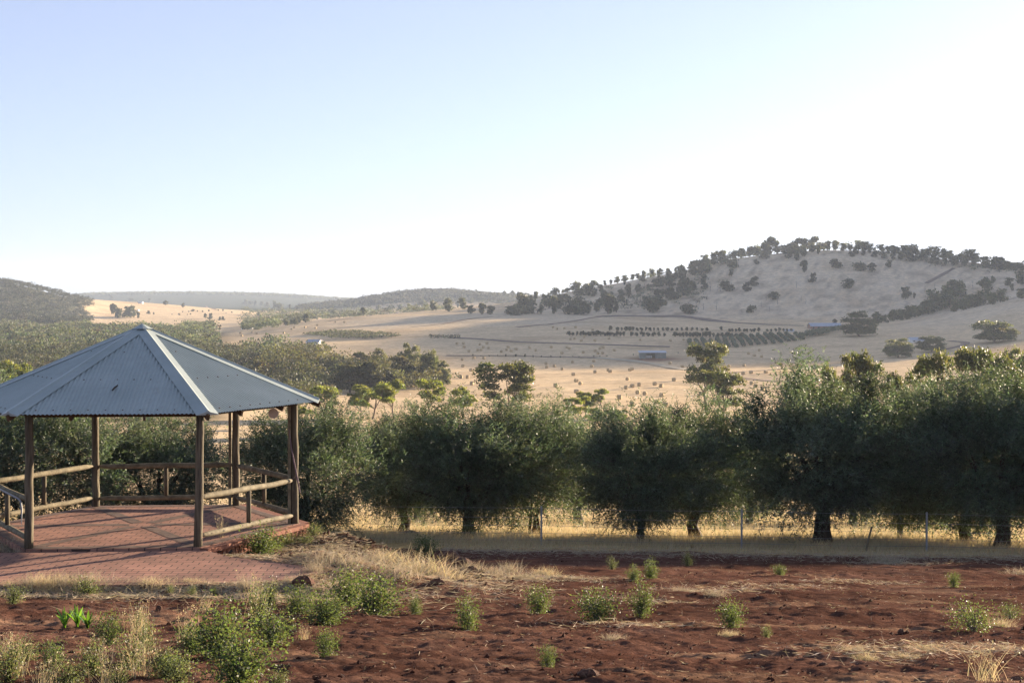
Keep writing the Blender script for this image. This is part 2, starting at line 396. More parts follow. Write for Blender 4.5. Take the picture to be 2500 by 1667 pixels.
# ---- albedo zones of the ground
def ground_colour():
    PX = UU * F + CX
    C = np.zeros(XX.shape + (3,))
    def lay(w, c):
        nonlocal C
        w = np.clip(w, 0, 1)[..., None]; C = C * (1 - w) + np.array(c) * w
    n1 = fbm(XX / 55, YY / 30, 4, 41); n2 = fbm(XX / 12, YY / 12, 3, 42); n0 = fbm(XX / 1.2, YY / .8, 4, 43)
    C[:] = (.64, .485, .295)                                          # stubble
    # pale paddock below the hill, mid slope
    lay(sstep(1130, 1180, YY) * (1 - sstep(1320, 1360, YY)) * sstep(700, 830, PX) * (1 - sstep(1330, 1480, PX)), (.57, .46, .31))
    lay(sstep(1290, 1340, YY) * sstep(1100, 1300, PX), (.61, .49, .335))       # hill grass
    lay(sstep(1000, 1150, YY) * sstep(2000, 2150, PX), (.61, .49, .335))
    lay(.5 * sstep(.05, .4, n1) * sstep(250, 400, YY), (.38, .27, .16))
    lay(.6 * sstep(.1, .45, n2) * sstep(250, 400, YY), (.54, .41, .25))
    # bushland floor, wooded hills, far ridge
    wood = sstep(330, 420, YY) * (1 - sstep(1380, 1450, YY)) * (1 - sstep(470, 560, PX)) 
    lay(wood, (.13, .105, .06))
    lay(sstep(1690, 1760, YY) * (1 - sstep(170, 215, PX)), (.10, .10, .065))
    lay(sstep(2850, 2950, YY), (.085, .095, .065))
    # olive grove grass and red soil
    lay(1 - sstep(70, 120, YY), (.44, .31, .14))
    edge = 41.5 + 1.5 * fbm(XX / 2.5, YY / 2.5, 3, 61)
    lay(1 - sstep(-1.2, 1.0, YY - edge), (.094, .049, .035))
    lay((1 - sstep(30, 44, YY)) * sstep(-.1, .5, n0) * .6, (.060, .028, .020))
    lay(.55 * (1 - sstep(36, 42, YY)) * sstep(.1, .45, fbm(XX / 1.9, YY / 1.0, 4, 49)), (.135, .078, .057))
    lay(.5 * (1 - sstep(36, 42, YY)) * sstep(.18, .4, fbm(XX / .5, YY / .4, 3, 50)), (.055, .026, .019))
    # straw litter on the bank of the path and around the pavilion
    d = hexdist(XX, YY)
    lit = (1 - sstep(1.5, 3.6, d)) * sstep(-.25, .25, fbm(XX / .8, YY / .6, 3, 66)) * .75
    lay(lit * (d > .1), (.15, .10, .068))
    lay(np.exp(-(((XX + 2.6) / 1.5) ** 2 + ((YY - 28.5) / 2.6) ** 2)) * 1.1 * (d > .1), (.055, .034, .025))
    lay(sstep(21.6, 22.2, YY) * (1 - sstep(24, 26, YY)) * (1 - sstep(-3.4, -1.2, XX)) * .7, (.30, .21, .13))
    lay(.45 * (1 - sstep(25, 40, YY)) * sstep(.22, .42, fbm(XX / 2.2, YY / .9, 3, 67)), (.26, .16, .10))
    # red yard round the shed
    s = hit(1500, 824, 400); lay(np.exp(-(((XX - s[0]) / 26) ** 2 + ((YY - s[1] + 3) / 16) ** 2) * 2) * 1.3, (.22, .12, .08))
    hillw = sstep(1250, 1330, YY) * sstep(1000, 1200, PX)
    n3 = fbm(XX / 6, YY / 5, 4, 47); n4 = fbm(XX / 28, YY / 18, 3, 48)
    lay(hillw * .7 * sstep(.12, .4, n3), (.30, .235, .165)); lay(hillw * .6 * sstep(.1, .4, n4), (.36, .28, .19)); lay(hillw * .5 * sstep(.15, .4, -n3), (.58, .49, .36))
    # brown elliptical spots on the hill
    for (px, row, w) in ((2008, 751, 11), (1885, 708, 9), (2140, 700, 5), (2155, 683, 7), (1675, 638, 8)):
        p = hit(px, row, 1200); lay(np.exp(-(((XX - p[0]) / w) ** 2 + ((YY - p[1]) / (w * .8)) ** 2) * 2) * .8, (.20, .15, .11))
    return C
GCOL = ground_colour()

def ground_mat():
    m, nt, b = mat('ground_soil_and_grass'); L = nt.links.new
    at = N(nt, 'ShaderNodeAttribute', attribute_name='tint'); tc = N(nt, 'ShaderNodeTexCoord')
    # fine grain, coarse patches
    cols = at.outputs['Color']
    for sc, lo, hi, st in ((26, .72, 1.3, (1, 1, 1)), (3.2, .78, 1.22, (1, 1.6, 1)), (.25, .72, 1.28, (1, 1.6, 1)), (.035, .9, 1.1, (1, 1.5, 1))):
        mp = N(nt, 'ShaderNodeMapping'); mp.inputs['Scale'].default_value = st; L(tc.outputs['Object'], mp.inputs['Vector'])
        n = N(nt, 'ShaderNodeTexNoise'); n.inputs['Scale'].default_value = sc; n.inputs['Detail'].default_value = 5; n.inputs['Roughness'].default_value = .65
        L(mp.outputs[0], n.inputs['Vector'])
        mr = N(nt, 'ShaderNodeMapRange'); mr.inputs[1].default_value = .3; mr.inputs[2].default_value = .7; mr.inputs[3].default_value = lo; mr.inputs[4].default_value = hi
        L(n.outputs['Fac'], mr.inputs[0])
        mx = N(nt, 'ShaderNodeMix', data_type='RGBA', blend_type='MULTIPLY'); mx.inputs[0].default_value = 1
        L(cols, mx.inputs[6]); L(mr.outputs[0], mx.inputs[7]); cols = mx.outputs[2]
    # mown swathes in the stubble, only far away
    mp = N(nt, 'ShaderNodeMapping'); mp.inputs['Rotation'].default_value = (0, 0, R(12)); L(tc.outputs['Object'], mp.inputs['Vector'])
    wv = N(nt, 'ShaderNodeTexWave', bands_direction='Y'); wv.inputs['Scale'].default_value = .045; wv.inputs['Distortion'].default_value = 5; wv.inputs['Detail'].default_value = 3; wv.inputs['Detail Scale'].default_value = .35
    L(mp.outputs[0], wv.inputs['Vector'])
    mr = N(nt, 'ShaderNodeMapRange'); mr.inputs[3].default_value = .95; mr.inputs[4].default_value = 1.03; L(wv.outputs['Fac'], mr.inputs[0])
    sx = N(nt, 'ShaderNodeSeparateXYZ'); L(tc.outputs['Object'], sx.inputs[0])
    fr = N(nt, 'ShaderNodeMapRange'); fr.inputs[1].default_value = 250; fr.inputs[2].default_value = 400; L(sx.outputs['Y'], fr.inputs[0])
    f2 = N(nt, 'ShaderNodeMapRange'); f2.inputs[1].default_value = 1050; f2.inputs[2].default_value = 1250; f2.inputs[3].default_value = 1; f2.inputs[4].default_value = 0; L(sx.outputs['Y'], f2.inputs[0])
    fm = N(nt, 'ShaderNodeMath', operation='MULTIPLY'); L(fr.outputs[0], fm.inputs[0]); L(f2.outputs[0], fm.inputs[1])
    mx = N(nt, 'ShaderNodeMix', data_type='RGBA', blend_type='MULTIPLY'); L(fm.outputs[0], mx.inputs[0]); L(cols, mx.inputs[6]); L(mr.outputs[0], mx.inputs[7])
    L(mx.outputs[2], b.inputs['Base Color']); b.inputs['Roughness'].default_value = 1; b.inputs['Specular IOR Level'].default_value = 0
    n = N(nt, 'ShaderNodeTexNoise'); n.inputs['Scale'].default_value = 18; n.inputs['Detail'].default_value = 6; n.inputs['Roughness'].default_value = .7
    L(tc.outputs['Object'], n.inputs['Vector'])
    n3 = N(nt, 'ShaderNodeTexNoise'); n3.inputs['Scale'].default_value = 1.2; n3.inputs['Detail'].default_value = 8; n3.inputs['Roughness'].default_value = .7
    L(tc.outputs['Object'], n3.inputs['Vector'])
    bp = N(nt, 'ShaderNodeBump'); bp.inputs['Strength'].default_value = .55; bp.inputs['Distance'].default_value = .03; L(n.outputs['Fac'], bp.inputs['Height'])
    bp2 = N(nt, 'ShaderNodeBump'); bp2.inputs['Strength'].default_value = .25; bp2.inputs['Distance'].default_value = .25; L(n3.outputs['Fac'], bp2.inputs['Height'])
    L(bp.outputs[0], bp2.inputs['Normal']); L(bp2.outputs[0], b.inputs['Normal'])
    return m
def build_ground():
    nu, ny = XX.shape
    V = np.stack([XX, YY, ZZ], -1).reshape(-1, 3)
    idx = np.arange(nu * ny).reshape(nu, ny)
    Fq = np.stack([idx[:-1, :-1], idx[1:, :-1], idx[1:, 1:], idx[:-1, 1:]], -1).reshape(-1, 4)
    me = mesh_np('ground', V, Fq, GCOL.reshape(-1, 3), [ground_mat()], True)
    props(obj('ground', me), kind='structure')
build_ground()

def ribbon(name, pts, width, m, lift=.25, ymin=150):
    """a strip of track laid on the ground through picture points"""
    P = np.array([hit(px, row, ymin) for px, row in pts])
    out = [P[0]]
    for a, b in zip(P[:-1], P[1:]):
        k = max(2, int(np.linalg.norm(b - a) / 14))
        for t in np.linspace(0, 1, k + 1)[1:]: out.append(a + (b - a) * t)
    P = np.array(out)
    for _ in range(3): P[1:-1] = (P[:-2] + P[1:-1] * 2 + P[2:]) / 4
    T = np.gradient(P[:, :2], axis=0); T /= np.linalg.norm(T, axis=1)[:, None] + 1e-9
    Nn = np.stack([-T[:, 1], T[:, 0]], 1)
    wd = width * (1 + .5 * fbm(P[:, 0] / 20, P[:, 1] / 20, 2, 71)) / 2
    V = []
    for s in (-1, -.33, .33, 1):
        xy = P[:, :2] + Nn * (wd * s)[:, None]
        V.append(np.column_stack([xy, zq(xy[:, 0], xy[:, 1]) + lift]))
    n = len(P); V = np.concatenate(V); Fq = []
    for k in range(3):
        i = np.arange(n - 1) + k * n; Fq.append(np.stack([i, i + 1, i + 1 + n, i + n], 1))
    return props(obj(name, mesh_np(name, V, np.concatenate(Fq), None, [m])), kind='structure')

def zz(box, pts):
    """points read off an enlarged part of the photograph, in its own pixel scale"""
    x0, y0, sc = box
    return [((x0 + p[0] / sc) * K, (y0 + p[1] / sc) * K, *[v / sc * K for v in p[2:]]) for p in pts]
ZA = (1250, 630, 5.227); ZB = (1600, 540, 5.227); ZC = (2050, 560, 5.227); ZD = (1100, 780, 3.92); ZE = (1600, 850, 5.227)
ZG = (1370, 770, 3.36); ZH = (500, 780, 3.92); ZI = (200, 690, 3.92); ZJ = (1050, 850, 3.92); ZL = (1900, 780, 3.92); ZM = (850, 850, 2.352)
ZO = (800, 650, 2.767); ZW = (0, 680, 5.88)

ribbon('firebreak', zz(ZA, [(1130, 747), (1370, 738), (1800, 738), (2200, 745)]) + zz(ZB, [(300, 1212), (600, 1240), (850, 1280), (1200, 1312), (1900, 1337)]), 15, M['darktrack'])
ribbon('track', zz(ZA, [(60, 885), (600, 835), (900, 790), (1130, 748)]), 5, M['track'])
ribbon('track', zz(ZD, [(0, 175), (300, 186), (500, 212), (800, 222), (1300, 237), (1700, 252), (2100, 262)]), 7, M['darktrack'])
ribbon('track', zz(ZD, [(-40, 345), (600, 350), (1200, 359), (1400, 366)]), 4, M['darktrack'])  # dark strip standing for the farm fence line
ribbon('verge', zz(ZD, [(1400, 366), (1650, 385), (1850, 410), (2100, 447), (2352, 485)]), 6, M['verge'])
ribbon('track', zz(ZE, [(430, 340), (850, 352), (950, 312), (1400, 282), (1700, 250), (2100, 215)]), 3.5, M['track'])
ribbon('track', zz(ZE, [(850, 352), (1100, 378), (1500, 412), (1800, 440)]), 3.5, M['track'])
ribbon('track', zz(ZL, [(1540, 300), (1700, 265), (1850, 230), (1760, 212), (1640, 205)]), 5, M['track'])
ribbon('track', zz(ZO, [(0, 372), (250, 338), (470, 312), (560, 306)]), 5, M['darktrack'])
ribbon('track', zz(ZO, [(560, 412), (850, 378), (1000, 350), (1120, 340)]), 4, M['track'])
ribbon('track', zz(ZC, [(1100, 690), (1200, 640), (1320, 575), (1400, 530), (1460, 495)]), 4, M['darktrack'], .3, 1000)
ribbon('track', zz(ZI, [(1190, 225), (1265, 255), (1300, 262)]), 6, M['track'], .5)

# ------------------------------------------------------------------ foliage kernels
def quads(c, ax, L, W, rng, tint):
    """rhombic leaves: c base points, ax directions, lengths and widths"""
    n = len(c); r = rng.normal(size=(n, 3)); s = np.cross(ax, r); s /= np.linalg.norm(s, axis=1)[:, None] + 1e-9
    L = np.broadcast_to(np.asarray(L, float), (n,))[:, None]; W = np.broadcast_to(np.asarray(W, float), (n,))[:, None]
    V = np.stack([c, c + ax * L * .5 + s * W / 2, c + ax * L, c + ax * L * .5 - s * W / 2], 1).reshape(-1, 3)
    Fq = np.arange(4 * n).reshape(n, 4)
    return V, Fq, np.repeat(tint, 4, axis=0)
def unit(v): return v / (np.linalg.norm(v, axis=-1, keepdims=True) + 1e-9)
def tints(n, rng, var=.25, hue=.06):
    b = 1 + var * rng.normal(size=(n, 1)) * .6
    h = hue * rng.normal(size=(n, 3))
    return np.clip(b + h, .35, 1.9)

def spray_crown(rng, rx, ry, z0, z1, ntw, nlf, tl, L, W, nclump=60, droop=.2, peaks=3, crs=.24):
    """a crown of leafy twigs, clump by clump; uneven top"""
    zc, rz = (z0 + z1) / 2, (z1 - z0) / 2
    d = unit(rng.normal(size=(nclump, 3))); rr = rng.uniform(.25, 1, (nclump, 1)) ** .55
    cc = d * rr
    lump = 1 + .16 * np.sin(3 * np.arctan2(d[:, 1], d[:, 0]) + rng.uniform(0, 6))[:, None]
    cc = cc * lump * np.column_stack([np.full(nclump, rx * .86), np.full(nclump, ry * .86), np.where(cc[:, 2] > 0, rz * .68, rz * .86)]); cc[:, 2] += zc
    npk = peaks; a = rng.uniform(0, 6.283, npk); r = rng.uniform(.05, .78, npk) ** .7; ht = rng.uniform(.62, 1.22, npk) - .25 * r
    ex = []
    for i in range(npk):
        for j in range(3): ex.append((math.cos(a[i]) * r[i] * rx, math.sin(a[i]) * r[i] * ry, zc + rz * (ht[i] - .22 * j)))
    cc = np.concatenate([cc, ex]); n0 = nclump; nclump = len(cc)
    for i in rng.integers(0, n0, 16):
        if cc[i, 2] < zc - .1 * rz: cc[i, 2] -= rz * rng.uniform(.15, .4)
    low = cc[:, 2] < zc; cc[low, :2] *= 1.0 - .22 * ((zc - cc[low, 2]) / rz)[:, None] 
    k = rng.integers(0, nclump, ntw)
    sz = rng.uniform(.6, 1.35, nclump) * crs * (rx + ry) / 2 * 1.0
    sz[n0:] *= .62
    p = cc[k] + rng.normal(size=(ntw, 3)) * sz[k][:, None] * np.where(k[:, None] >= n0, np.array((1, 1, 1.5)), np.array((1, 1, .85)))
    out = unit((p - np.array((0, 0, zc - .3 * rz))) / np.array((rx, ry, rz)))
    up = np.zeros((ntw, 3)); up[:, 2] = np.where(p[:, 2] > zc, .75, -droop * 2)
    ax = unit(.75 * out + up + .55 * rng.normal(size=(ntw, 3)))
    tl = tl * rng.uniform(.6, 1.35, ntw)
    t = np.tile(np.linspace(.08, 1, nlf), ntw); kk = np.repeat(np.arange(ntw), nlf)
    c = p[kk] + ax[kk] * (t * tl[kk])[:, None]
    c[:, 2] -= (t ** 2) * .12 * tl[kk]
    la = unit(ax[kk] * .65 + .75 * unit(rng.normal(size=(len(kk), 3))))
    ct = tints(nclump, rng, .28, .04)
    tw = tints(ntw, rng, .3, .03)
    tint = ct[k][kk] * tw[kk] * tints(len(kk), rng, .2, .04)
    silver = rng.uniform(size=len(kk)) < .16; tint[silver] = np.clip(tint[silver] * np.array((1.5, 1.45, 1.6)), 0, 2.2)
    sc = rng.uniform(.7, 1.25, len(kk))
    return quads(c, la, L * sc, W * sc, rng, tint), cc

def clump_crown(rng, clumps, nq, size, var=.25, hue=.05, flat=.55, full=False):
    """leaf tufts scattered through ellipsoidal clumps (cx,cy,cz,rx,ry,rz)"""
    cl = np.asarray(clumps, float); w = (cl[:, 3] * cl[:, 4]) ** .9; w /= w.sum()
    k = rng.choice(len(cl), nq, p=w)
    d = unit(rng.normal(size=(nq, 3))); d[:, 2] = np.where((d[:, 2] < -.35) & (not full), -d[:, 2] * .6, d[:, 2]); r = rng.uniform(.15, 1, (nq, 1)) ** .4
    p = cl[k, :3] + d * r * cl[k, 3:] * (1 + .16 * np.clip(rng.normal(size=(nq, 1)), -2, 1.8))
    ax = unit(d * .6 + rng.normal(size=(nq, 3)) + np.array((0, 0, .15)))
    ct = tints(len(cl), rng, var, hue)
    s = size * rng.uniform(.55, 1.4, nq)
    return quads(p - ax * s[:, None] * .5, ax, s, s * flat, rng, ct[k] * tints(nq, rng, .2, .05))

def limb_set(rng, base_r, h, spread, n=4, sides=8, stems=1, zfork=.35, tips=None):
    mb = MB()
    for s in range(stems):
        lean = rng.normal(size=2) * (.12 if stems == 1 else .3)
        off = np.array((0, 0)) if stems == 1 else rng.normal(size=2) * base_r * .9
        f = np.array((off[0] + lean[0] * zfork * h, off[1] + lean[1] * zfork * h, zfork * h))
        br = base_r / (stems ** .5)
        mb.tube([(off[0], off[1], -.25), (off[0], off[1], .02), tuple((np.array((*off, 0)) * .5 + f * .5) + rng.normal(size=3) * br * .3), tuple(f)],
                [br * 1.45, br * 1.15, br * .85, br * .7], sides)
        m = n if stems == 1 else max(2, n // stems + 1)
        for i in range(m):
            a = rng.uniform(0, 2 * math.pi) if tips is None else None
            if tips is None:
                e = np.array((math.cos(a) * spread * rng.uniform(.5, 1), math.sin(a) * spread * rng.uniform(.5, 1), h * rng.uniform(.62, .9)))
            else: e = np.array(tips[(s * m + i) % len(tips)], float)
            mid = f * .45 + e * .55 + np.array((*(rng.normal(size=2) * spread * .1), -.06 * h))
            mb.tube([tuple(f), tuple(f * .75 + mid * .25), tuple(mid), tuple(e)], [br * .62, br * .5, br * .33, br * .1], 6)
            for _ in range(2):
                e2 = mid + (e - mid) * .3 + rng.normal(size=3) * spread * np.array((.35, .35, .2))
                mb.tube([tuple(mid), tuple(mid * .5 + e2 * .5 + rng.normal(size=3) * .05 * spread), tuple(e2)], [br * .26, br * .18, br * .06], 5)
    return mb

# ------------------------------------------------------------------ olive trees
OL = []
for v in range(5):
    rng = np.random.default_rng(100 + v)
    hh = 5.6; rx = [2.6, 2.9, 2.5, 2.7, 3.0][v]; ry = rx * .95
    (V, Fq, T), cc = spray_crown(rng, rx, ry, .85, hh, 9000, 13, .50, .108, .030, 110, .25, 13, .15)
    zt = np.percentile(V[:, 2], 99.6); V[:, 2] = .55 + (V[:, 2] - .55) * (hh - .55) / (zt - .55)
    rr_ = np.percentile(np.abs(V[:, 0]), 98.5) / rx; V[:, :2] /= rr_
    crown = mesh_np('crown', V, Fq, T, [M['olive']])
    trunk = limb_set(rng, [.24, .16, .27, .17, .22][v], 4.2, 1.5, 6, 10, [1, 4, 1, 3, 1][v], .26 if v in (0, 2, 4) else .2).mesh('trunk', [M['bark']], True)
    OL.append((trunk, crown))
def olive(v, px, Y, h, label, group='olive trees in rows behind the wire fence', rot=None, wid=1.0):
    x = (px - CX) / F * Y; z = float(zq(x, Y, True)[0]); s = h / 5.6
    rot = random.uniform(0, 6.28) if rot is None else rot
    wid *= 1.09 if Y < 60 else 1; h *= 1 if Y < 60 else .9
    t = thing('olive_tree', label, 'tree', (x, Y, z), rot, group, (s * wid, s * wid, s))
    obj('trunk', OL[v][0], t); obj('crown', OL[v][1], t)
    return t
FR = 'olive trees along the wire fence'
olive(1, 60, 39, 4.5, 'rounded olive tree behind the corner of the pavilion railing at the picture edge', FR, wid=1.0)
olive(0, 365, 41.5, 3.9, 'olive tree seen through the middle of the pavilion between its posts', FR, wid=1.05)
olive(4, 690, 45, 4.35, 'olive tree beside the pavilion post with the hanging strap', FR, wid=1.1)
olive(0, 1080, 50, 5.0, 'dense olive tree with black single trunk between mound and first wire post', FR, 0.6, 1.08)
olive(1, 1230, 53.5, 5.1, 'olive tree with pale brown many stemmed trunk just behind the first wire post', FR, wid=.95)
olive(2, 925, 54, 4.7, 'smaller olive tree with short brown trunk at the end of the mound', FR, wid=.86)
olive(3, 1475, 48.5, 4.75, 'olive tree with several dark spreading stems between two wire posts', FR, wid=1.02)
olive(2, 1600, 53, 5.3, 'olive tree with brown single trunk behind the many stemmed one', FR, wid=.86)
olive(2, 1890, 48.5, 6.2, 'tallest olive tree with thick black trunk beside the leaning post', FR, 2.0, .98)
olive(4, 2222, 53, 6.2, 'olive tree with straight brown trunk behind the last wire post', FR, wid=.90)
olive(0, 2300, 48, 6.0, 'olive tree with flared black trunk at the picture edge', FR, 4.0, 1.0)
olive(3, 2070, 55, 5.5, 'olive tree filling the gap behind the tallest one', FR, wid=.9)
olive(1, 2520, 50, 6.3, 'olive tree cut off by the picture edge beside the flared trunk', FR, wid=1.0)
olive(3, -160, 41, 4.5, 'olive tree cut off by the picture edge beyond the pavilion', FR, wid=1.0)
for i, px in enumerate((-430, -720, 2760, 3010, 3280)):
    olive(i % 5, px, [42, 43, 49, 50, 48][i], 5.4, 'olive tree further along the fence row', 'olive trees further along the row')
for i, (px, Y) in enumerate(((960, 78), (1130, 77), (1330, 79), (1530, 77), (1720, 80), (1960, 78), (2170, 77), (2400, 80))):
    olive(i % 5, px, Y, [5.4, 5.0, 5.6, 5.2, 5.5][i % 5], 'olive tree of the second row half hidden behind the fence row', 'olive trees in the second row')

# ------------------------------------------------------------------ gum trees
def gum_variant(seed, n_cl, h, rx, rz, crown_lo, m, leaf, nq, flat_top=False, dome=False, split=True, barkm='gumbark'):
    rng = np.random.default_rng(seed); cl = []
    for i in range(n_cl):
        a = rng.uniform(0, 6.283); r = rx * rng.uniform(.1, .82) ** (.7)
        zt = crown_lo + (h - crown_lo) * (rng.uniform(.25, .95) if not flat_top else rng.uniform(.22, .95))
        if dome: zt = crown_lo + (h - crown_lo) * (.02 + .90 * math.sqrt(max(0, 1 - (r / rx) ** 2)) * rng.uniform(.02, 1) ** .8)
        rr = rx * rng.uniform(.24, .42)
        cl.append((math.cos(a) * r, math.sin(a) * r, zt, rr, rr, rr * rz))
    if dome:
        for i in range(14):
            a = i * .4488 + rng.uniform(-.2, .2); r = rx * rng.uniform(.5, .74); rr = rx * rng.uniform(.22, .32)
            cl.append((math.cos(a) * r, math.sin(a) * r, rr * rz * .9 + h * rng.uniform(.0, .1), rr, rr, rr * rz))
    V, Fq, T = clump_crown(rng, cl, nq, leaf)
    crown = mesh_np('crown', V, Fq, T, [M[m]])
    tips = [c[:3] for c in cl][:8]
    tb = limb_set(rng, h * .026, h, rx * .7, min(6, n_cl), 7, 1, .3, tips)
    trunk = tb.mesh('trunk', [M[barkm]], True)
    return trunk, crown, (h, rx)
GUM = {
 'umbrella': [gum_variant(210 + i, 16, 10, 4.4, .72, 3.0, 'yellowgum', .5, 6000, True) for i in range(3)],
 'airy': [gum_variant(220 + i, 27, 14, 5.0, .8, 3.6, 'gum', .5, 8000, False) for i in range(3)],
 'dome': [gum_variant(230 + i, 40, 12, 5.4, .85, .9, 'gum', .62, 9000, False, True) for i in range(3)],
 'darkdome': [gum_variant(240 + i, 42, 14, 5.8, .9, .5, 'bushtree', .72, 10000, False, True) for i in range(3)],
}
def place_gum(kind, v, px, base, top, w, label, group=None, Y=None, cat='tree', name='gum_tree', ymin=180):
    """a gum tree with its foot at a picture row, its height and width from the photograph"""
    if Y is None: p = hit(px, base, ymin); 
    else:
        x = (px - CX) / F * Y; p = np.array((x, Y, float(zq(x, Y)[0])))
    ztop = (HZ - top) / F * p[1]
    tr, cr, (h, rx) = GUM[kind][v % len(GUM[kind])]
    s = max(.2, (ztop - p[2]) / h); sw = (w / F * p[1]) / (2 * rx * 1.0)
    t = thing(name, label, cat, (p[0], p[1], p[2]), random.uniform(0, 6.28), group, (sw, sw, s))
    obj('trunk', tr, t); obj('crown', cr, t)
    return t
MID = 'gum trees on the near edge of the stubble field'
for k, v, px, base, top, w, lab in (
    ('umbrella', 0, 829, 966, 894, 62, 'small bright mallee with leaning stem standing first of the field group'),
    ('umbrella', 1, 856, 962, 886, 84, 'yellow green mallee with twin stems in the middle of the field group'),
    ('umbrella', 2, 905, 960, 877, 76, 'tallest bright mallee of the field group by the stubble'),
    ('umbrella', 1, 990, 962, 876, 74, 'bright mallee standing alone between field group and olive tops'),
    ('umbrella', 2, 1068, 970, 893, 62, 'low mallee dome peeping over the olive crowns'),
    ('airy', 0, 1168, 985, 832, 140, 'tall layered gum with bare top branches rising over the olives'),
    ('umbrella', 0, 1345, 960, 903, 50, 'dark green mallee beside the bare stemmed one in the stubble'),
    ('umbrella', 2, 1378, 948, 895, 44, 'small mallee with bare slanting stems in the stubble'),
    ('umbrella', 1, 1322, 985, 915, 60, 'golden mallee crown behind the olive spires'),
    ('umbrella', 0, 1360, 992, 938, 52, 'lower golden mallee crown touching the olives'),
    ('umbrella', 2, 1410, 990, 940, 56, 'low golden mallee crown nearest the field'),
    ('airy', 1, 1625, 950, 786, 96, 'tall flat topped gum standing over the olives near the shed'),
    ('airy', 2, 1655, 985, 852, 110, 'leaning pale gum with long bare limb below the flat topped one'),
    ('umbrella', 1, 745, 965, 890, 74, 'golden mallee just past the pavilion roof corner'),
    ('umbrella', 0, 690, 985, 910, 60, 'bright mallee half hidden by the pavilion roof corner')):
    place_gum(k, v, px, base, top, w, lab, MID)
for i, (k, v, px, top, w, Y, lab) in enumerate((
    ('airy', 0, 1970, 812, 100, 210, 'gum crown with yellow edge rising behind the tallest olive'),
    ('airy', 1, 1905, 838, 60, 190, 'low gum shoulder beside the tallest olive top'),
    ('airy', 1, 2150, 806, 100, 200, 'grey green gum dome between two olive tops'),
    ('airy', 2, 2060, 858, 70, 190, 'small golden gum in the dip between olive tops'),
    ('airy', 2, 2262, 802, 130, 230, 'flat layered gum crowns below the big dome tree'),
    ('airy', 0, 2310, 846, 90, 180, 'broad low gum crown behind the edge olives'),
    ('dome', 1, 2338, 765, 90, 330, 'dark bushy gum cut off by the picture edge'))):
    place_gum(k, v, px, 0, top, w, lab, 'gum crowns behind the tall olives', Y=Y)
DK = 'tall trees at the edge of the bushland'
for b in (
    ('darkdome', 0, zz(ZH, [(560, 590, 220, 340)]), 'broad dark tree with golden crest above the pavilion roof'),
    ('dome', 1, zz(ZH, [(1040, 680, 200, 340)]), 'golden edged tree just over the pavilion hip'),
    ('dome', 2, zz(ZH, [(1185, 590, 190, 200)]), 'rounded tree behind the golden edged one'),
    ('darkdome', 1, zz(ZH, [(1390, 700, 370, 320)]), 'tall dark tree at the shaded end of the bushland'),
    ('darkdome', 2, zz(ZH, [(1590, 700, 330, 260)]), 'dark tree in the middle of the shaded bushland edge'),
    ('darkdome', 0, zz(ZH, [(1900, 640, 330, 330)]), 'large grey green tree with broad mounded crown'),
    ('dome', 1, zz(ZH, [(2150, 640, 410, 200)]), 'tallest gum at the end of the bushland'),
    ('dome', 0, zz(ZH, [(2290, 640, 250, 150)]), 'outermost bushland tree touching the stubble'),
    ('darkdome', 1, zz(ZH, [(1760, 690, 290, 230)]), 'dark tree filling the gap in the bushland edge'),
    ('dome', 2, zz(ZH, [(1960, 560, 360, 220)]), 'tree with lit crest behind the mounded crown'),
    ('darkdome', 2, zz(ZH, [(1480, 520, 230, 220)]), 'grey tree crest behind the shaded edge'),
    ('dome', 0, zz(ZH, [(1660, 500, 230, 180)]), 'lit tree crest in the back of the bushland edge'),
    ('darkdome', 0, zz(ZH, [(750, 650, 190, 240)]), 'brown green tree beneath the broad dark one'),
    ('darkdome', 0, zz(ZH, [(1560, 280, 0, 0)]), None)):
    if b[3] is None: continue
    px, base, hp, w = b[2][0]
    place_gum(b[0], b[1], px, base, base - hp, w, b[3], DK, ymin=380)
for k, v, px, base, top, w, lab in (
    ('umbrella', 0, 40, 962, 838, 95, 'bright mallee at the picture edge under the pavilion eave line'),
    ('airy', 1, 190, 1010, 930, 90, 'gum with dark forked trunk seen under the pavilion roof'),
    ('airy', 0, 240, 1000, 932, 100, 'gum foliage behind the back post of the pavilion'),
    ('dome', 1, 40, 912, 842, 90, 'rounded bushland tree above the pavilion eave at the picture edge'),):
    place_gum(k, v, px, base, top, w, lab, 'trees behind the pavilion')

# lone trees of the right hand slope
for px, base, top, w, lab in ((2283, 786, 727, 98, 'big dark dome tree standing alone on the bare spur'),
    (2063, 821, 774, 66, 'bushy gum below the white roofed house, lower of the pair'),
    (2140, 808, 765, 66, 'bushy gum next to the white roofed house'),
    (1973, 772, 713, 78, 'large spreading gum at the end of the long house'),
    (1872, 848, 836, 18, 'small round tree on the field track')):
    place_gum('dome', random.randrange(3), px, base, top, w, lab, None, ymin=300)

